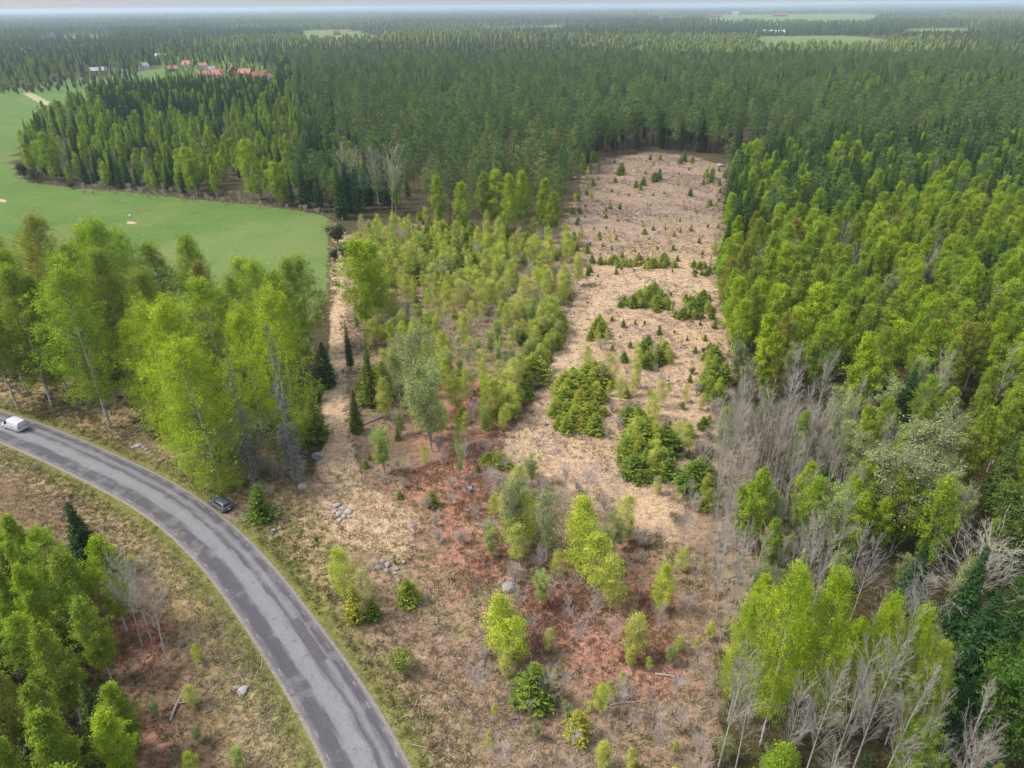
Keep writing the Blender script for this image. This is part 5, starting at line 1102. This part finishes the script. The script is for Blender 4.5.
for i, (dx, dy, s, what) in enumerate([(-5, -7, .62, 'tallest pale stone at the back left'), (1, -4, .5, 'mid stone behind centre'), (7, -1, .6, 'wide stone at the right end'), (-3, 2, .55, 'blocky stone at front left'), (2, 4, .48, 'pinkish stone at the front centre'), (8, 5, .4, 'small stone at front right'), (-8, -1, .42, 'small stone at the left end'), (-2, 7, .38, 'lowest stone at the very front')]):
    rock(342+dx, 514+dy, s, what+' of the boulder pile in straw', 'palestone', 'stones of the boulder pile in the straw')
for i, (dx, dy, s, what) in enumerate([(-10, 3, .4, 'left end stone'), (-5, -4, .45, 'upper left stone'), (0, 0, .5, 'largest middle stone'), (4, -8, .36, 'topmost stone'), (8, 4, .38, 'right end stone'), (-2, 6, .34, 'lowest stone')]):
    rock(388+dx, 566+dy, s, what+' of the small scattered cairn above the lone little spruce', 'stone', 'stones of the scattered cairn')
rock(404, 562, .4, 'pale stone lying just right of the scattered cairn', 'palestone'); rock(395, 574, .3, 'small stone in front of the scattered cairn', 'palestone')
for px, py, s, lb, mt in [(622, 163, 1.1, 'pale boulder at the back left of the upper clearing', 'palestone'), (690, 168, 1.0, 'flat pale boulder under small conifers at clearing back', 'palestone'), (697, 164, .9, 'pale boulder at the back of clearing right of a flat one', 'palestone'), (575, 178, .8, 'white stone at upper left corner of clearing', 'palestone'), (612, 166, .7, 'pale stone at back edge of clearing, left', 'palestone'),
                          (720, 166, 1.6, 'large grey boulder at back right of the clearing', 'stone'), (713, 170, 1.0, 'grey boulder beside the large one at clearing back right', 'stone'), (674, 250, .6, 'pale stone below bright conifer strip', 'palestone'), (633, 173, 1.1, 'low grey boulder beside paired young pines', 'stone')]:
    rock(px, py, s, lb, mt)
for i, (dx, dy, s) in enumerate([(-6, 0, .5), (-1, -2, .6), (4, 0, .45), (7, 2, .4)]):
    rock(140+dx, 448+dy, s, ['leftmost pale', 'largest pale', 'middle pale', 'rightmost small'][i]+' stone in mossy heap under front lime birches', 'palestone' if i < 2 else 'stone', 'stones of the mossy heap')
def stump(px, py, label, r_=.28, h=.5, roots=0):
    p = G(px, py); o = empty('tree_stump', (p[0], p[1], gz1(p)-.05), px*.7, label, 'stump'); b_ = MB(); r = np.random.default_rng(int(px+py))
    b_.tube([(0, 0, 0), (0, 0, h*.5), (.02, 0, h)], [r_*1.3, r_, r_*.95], 9); b_.add([(r_*.95*math.cos(a), r_*.95*math.sin(a), h) for a in np.arange(9)/9*6.283], [list(range(9))]); b_.build('bole', BARK['dead'], o)
    for k in range(5+roots):
        a = k*1.256+r.uniform(-.3, .3); L = r.uniform(.5, .9)*(1+.25*roots*.3); up = r.uniform(.1, .9) if roots else .05
        b_ = MB(); b_.tube([(r_*.8*math.cos(a), r_*.8*math.sin(a), .12), (L*.7*math.cos(a), L*.7*math.sin(a), .10+up*.6), (L*math.cos(a+.3), L*math.sin(a+.3), .02+up)], [.10, .07, .03], 5); b_.build('root', BARK['dead'], o)
stump(274, 533, 'dark old stump in grass between road bend and boulder pile'); stump(470, 490, 'uprooted grey stump with tangled roots in red-brown brush', .35, .6, 6)
for px, py, lb in [(600, 215, 'stump left of centre in upper clearing'), (632, 222, 'stump in middle of the upper clearing'), (655, 215, 'stump below the three young pines'), (668, 205, 'stump right of the three young pines'), (700, 210, 'stump near the right side of upper clearing'), (640, 246, 'stump above the bright conifer strip'), (600, 190, 'stump near the left edge of upper clearing'), (670, 180, 'stump behind the young pines in upper clearing'), (610, 310, 'stump on bare straw in the mid clearing'), (668, 380, 'stump below single conifer in mid clearing'), (546, 425, 'stump on pink path beside conifer island')]:
    stump(px, py, lb, .22, .35)
def log(a, b2, label, r0=.13):
    p, q = G(*a), G(*b2); o = empty('fallen_log', (p[0], p[1], 0), 0, label, 'log'); d = q-p; n = 6; t = np.linspace(0, 1, n)
    P = np.c_[d[0]*t, d[1]*t, gz(p+d*t[:, None])+r0*.9+.15*np.sin(t*3)]; b_ = MB(); b_.tube(P, np.linspace(r0, r0*.5, n), 7); b_.build('trunk', MAT['wood'], o, True)
    for k in range(3):
        i = 2+k; e = P[i]+np.array([rng.uniform(-.8, .8), rng.uniform(-.8, .8), rng.uniform(.1, .5)]); b_ = MB(); b_.tube([P[i], (P[i]+e)/2, e], [.04, .03, .012], 4); b_.build('branch', MAT['wood'], o)
log((364, 425), (398, 410), 'lower pale fallen trunk beside bright young spruce'); log((368, 411), (400, 408), 'upper pale fallen trunk behind bright young spruce', .10)
log((170, 722), (186, 688), 'pale fallen stem lying up the reddish bank'); log((172, 705), (200, 703), 'thin fallen stem lying across the reddish bank', .09); log((88, 594), (112, 588), 'fallen stem on brown bank beside corner wood', .10)
log((466, 432), (492, 428), 'fallen stem in red-brown brush by the yellow conifer', .09); log((618, 300), (624, 296), 'pale log at left of mid clearing conifer strip', .2); log((655, 674), (682, 680), 'grey fallen stem in lower brush near bare stems', .11); log((610, 705), (640, 702), 'broken pale stem among lower centre brush', .08)
p = G(131, 219); o = empty('marker_post', (p[0], p[1], 0), 0, 'small white-capped marker post beside a bare soil patch in the meadow', 'post')
b_ = MB(); b_.tube([(0, 0, 0), (0, 0, .9)], [.07, .07], 8); b_.build('post', MAT['black'], o); b_ = MB(); b_.tube([(0, 0, .85), (0, 0, .95), (0, 0, 1.45), (0, 0, 1.55)], [.22, .34, .34, .12], 10); b_.build('cap', MAT['trim'], o, True)
def patch(px, py, rx, ry, mat, name):
    a = np.linspace(0, 6.283, 18)[:-1]; P = np.array([G(px+rx*(1+.2*math.sin(3*t+1)+.12*math.sin(7*t))*math.cos(t), py+ry*(1+.2*math.sin(2*t))*math.sin(t)) for t in a]); c = P.mean(0)
    P2_ = np.concatenate([P, c+(P-c)*.5, [c]]); V = np.c_[P2_, gz(P2_)+.05]; b2_ = MB(); n = len(a)
    b2_.add(V, [(k, (k+1) % n, n+(k+1) % n, n+k) for k in range(n)]); b2_.add(V, [(n+k, n+(k+1) % n, 2*n) for k in range(n)]); tag(b2_.build(name, mat), kind='structure')
patch(238, 513, 15, 9, solid('trodden_soil', (.23, .175, .12), .95, 0, .3, 2), 'soil_patch'); patch(131, 222, 5, 1.6, MAT['soil'], 'soil_patch'); patch(2, 201, 4, 1.5, MAT['soil'], 'soil_patch'); patch(26, 268, 6, 3, MAT['soil'], 'soil_patch')

# ------------------------------------------------------------------ far houses
def house(px, py, w_, d_, hw_, hr, rot, wall, roof, label, cat='house', name='house', chim=1, hip=False, wing=None):
    p = G(px, py); o = empty(name, (p[0], p[1], 0), R(rot)-math.atan2(p[0], p[1]), label, cat)
    b_ = MB(); b_.box(-w_/2, w_/2, -d_/2, d_/2, -.2, hw_)
    b_.add([(-w_/2, -d_/2, hw_), (-w_/2, d_/2, hw_), (-w_/2, 0, hw_+hr)], [(0, 2, 1)]); b_.add([(w_/2, -d_/2, hw_), (w_/2, d_/2, hw_), (w_/2, 0, hw_+hr)], [(0, 1, 2)]); b_.build('wall', MAT[wall], o)
    ov = .5; x0, x1 = -w_/2-ov, w_/2+ov; sl_ = hr/(d_/2); ye = d_/2+ov; ze = hw_-ov*sl_; th = .22; b_ = MB()
    for sg in (-1, 1):
        V = [(x0, 0, hw_+hr), (x1, 0, hw_+hr), (x1, sg*ye, ze), (x0, sg*ye, ze)]; V += [(a, b, c+th) for a, b, c in V]
        b_.add(V, [(0, 1, 2, 3), (4, 7, 6, 5), (0, 4, 5, 1), (1, 5, 6, 2), (2, 6, 7, 3), (3, 7, 4, 0)])
    ro = b_.build('roof', MAT[roof], o)
    for k in range(chim): b_ = MB(); b_.box(-.45+k*2, .45+k*2, .3, 1.1, hw_+hr*.7, hw_+hr+1.1); b_.build('chimney', MAT['brick'], ro)
    nwin = max(2, int(w_/3.2))
    for sg in (-1, 1):
        for k in range(nwin):
            x = -w_/2+w_*(k+.5)/nwin; y = sg*d_/2
            if k == nwin//2 and sg == -1:
                b_ = MB(); b_.box(x-.5, x+.5, y-.06, y+.02, 0, 2.1); b_.build('door', MAT['trim'], o); continue
            b_ = MB(); b_.box(x-.65, x+.65, y-.05, y+.05, 1.0, 2.4); f = b_.build('window', MAT['trim'], o); b_ = MB(); b_.box(x-.52, x+.52, y-.08, y+.08, 1.12, 2.28); b_.build('pane', MAT['pane'], f)
        b_ = MB(); x = sg*w_/2; b_.box(x-.05, x+.05, -.65, .65, 1.0, 2.4); f = b_.build('window', MAT['trim'], o); b_ = MB(); b_.box(x-.08, x+.08, -.52, .52, 1.12, 2.28); b_.build('pane', MAT['pane'], f)
    return o
HS = [(172.7, 71.5, 11, 7, 3, 2.6, 8, 'brownwall', 'tile', 'small brown house with orange roof at left of the hamlet'), (188, 68, 10, 8, 4.2, 3.4, -35, 'whitewall', 'tile', 'white-gabled house with orange roof behind the small brown one'),
      (203, 68.5, 9, 7, 3.4, 2.4, 10, 'whitewall', 'tile', 'pale house with small orange roof at the back of hamlet'), (211, 72.5, 13, 8, 3.4, 2.6, 40, 'whitewall', 'greyroof', 'pale house with grey sheet roof in the hamlet middle'),
      (205, 77.5, 13, 7, 3, 2.8, 5, 'brownwall', 'tile', 'long low house with orange roof, frontmost in the hamlet middle'), (218, 78, 12, 9, 3.4, 4.2, -20, 'whitewall', 'tile', 'big orange-roofed house left of the red barn'),
      (234, 76, 11, 10, 4.4, 5, 92, 'redwall', 'redroof', 'red barn with gable end facing the meadow, in the hamlet'), (246, 77, 12, 9, 3.8, 3.6, -25, 'redwall', 'tile', 'red house with orange roof just right of the red barn'),
      (259, 80.5, 15, 9, 3.8, 4, 35, 'redwall', 'tile', 'large orange-roofed house second from right in hamlet'), (269, 83, 9, 8, 4.4, 3.4, 75, 'whitewall', 'tile', 'white-gabled orange-roofed house at right end of hamlet'),
      (72, 71.5, 11, 8, 3.6, 3.2, 50, 'whitewall', 'redroof', 'lone cottage with red roof behind hedge beyond the meadow'), (99, 74.5, 16, 10, 4, 3, 0, 'redwall', 'greyroof', 'dark red barn with pale sheet roof beyond the meadow'),
      (144.5, 69, 9, 7, 3.6, 3, 20, 'whitewall', 'greyroof', 'small pale cottage beside dark spruce at meadow top'), (119, 73, 7, 5, 2.4, 1.4, 10, 'whitewall', 'greyroof', 'low pale shed right of the dark red barn'),
      (92, 54, 16, 9, 4.5, 3.5, 15, 'brownwall', 'greyroof', 'grey-roofed house deep among trees above the dark red barn'), (337, 35, 16, 11, 5, 5, 20, 'redwall', 'redroof', 'tiny red house at edge of the far pale field'),
      (770, 34.5, 60, 14, 6, 3, 4, 'whitewall', 'blueroof', 'long white building before trees beside far right fields'), (735, 15.5, 34, 26, 14, 7, 5, 'whitewall', 'greyroof', 'tall white building far off on the horizon plain'), (715, 17.5, 60, 24, 8, 6, 5, 'redwall', 'redroof', 'red farm building far off left of horizon fields'), (780, 16.5, 70, 24, 8, 6, 5, 'redwall', 'redroof', 'red farm building far off among horizon fields')]
for h_ in HS: house(*h_, chim=0 if ('barn' in h_[-1] or 'shed' in h_[-1] or 'building' in h_[-1]) else 1, cat='barn' if 'barn' in h_[-1] else 'shed' if 'shed' in h_[-1] else 'building' if 'building' in h_[-1] else 'house', name='barn' if 'barn' in h_[-1] else 'shed' if 'shed' in h_[-1] else 'farm_building' if 'building' in h_[-1] else 'house')
def greenhouse(px, py, L, wd, label, rot):
    p = G(px, py); o = empty('greenhouse', (p[0], p[1], 0), R(rot)-math.atan2(p[0], p[1]), label, 'greenhouse', 'long pale greenhouses behind the hamlet')
    a = np.linspace(0, math.pi, 9); V = [(x, -wd/2*math.cos(t), .8+wd*.38*math.sin(t)) for x in (-L/2, L/2) for t in a]; b_ = MB(); b_.add(V, [(k, k+1, 10+k, 9+k) for k in range(8)]); b_.add(V[:9], [list(range(9))]); b_.add(V[9:], [list(range(9))[::-1]]); b_.build('roof', MAT['blueroof'], o, True)
    b_ = MB(); b_.box(-L/2, L/2, -wd/2, wd/2, -.2, .8); b_.build('base_wall', MAT['trim'], o)
    for k in range(2): b_ = MB(); b_.box((-1)**k*L/2-.06, (-1)**k*L/2+.06, -1.2, 1.2, .1, 2.6); b_.build('door', MAT['greyroof'], o)
greenhouse(143, 54.5, 34, 12, 'left and longest of the three pale blue-roofed sheds behind the hamlet', -28); greenhouse(153, 56.8, 24, 12, 'middle of the three pale blue-roofed sheds behind the hamlet', -28); greenhouse(162, 58, 16, 12, 'right and shortest of the three pale blue-roofed sheds behind hamlet', -28)
print('objects', len(bpy.data.objects))
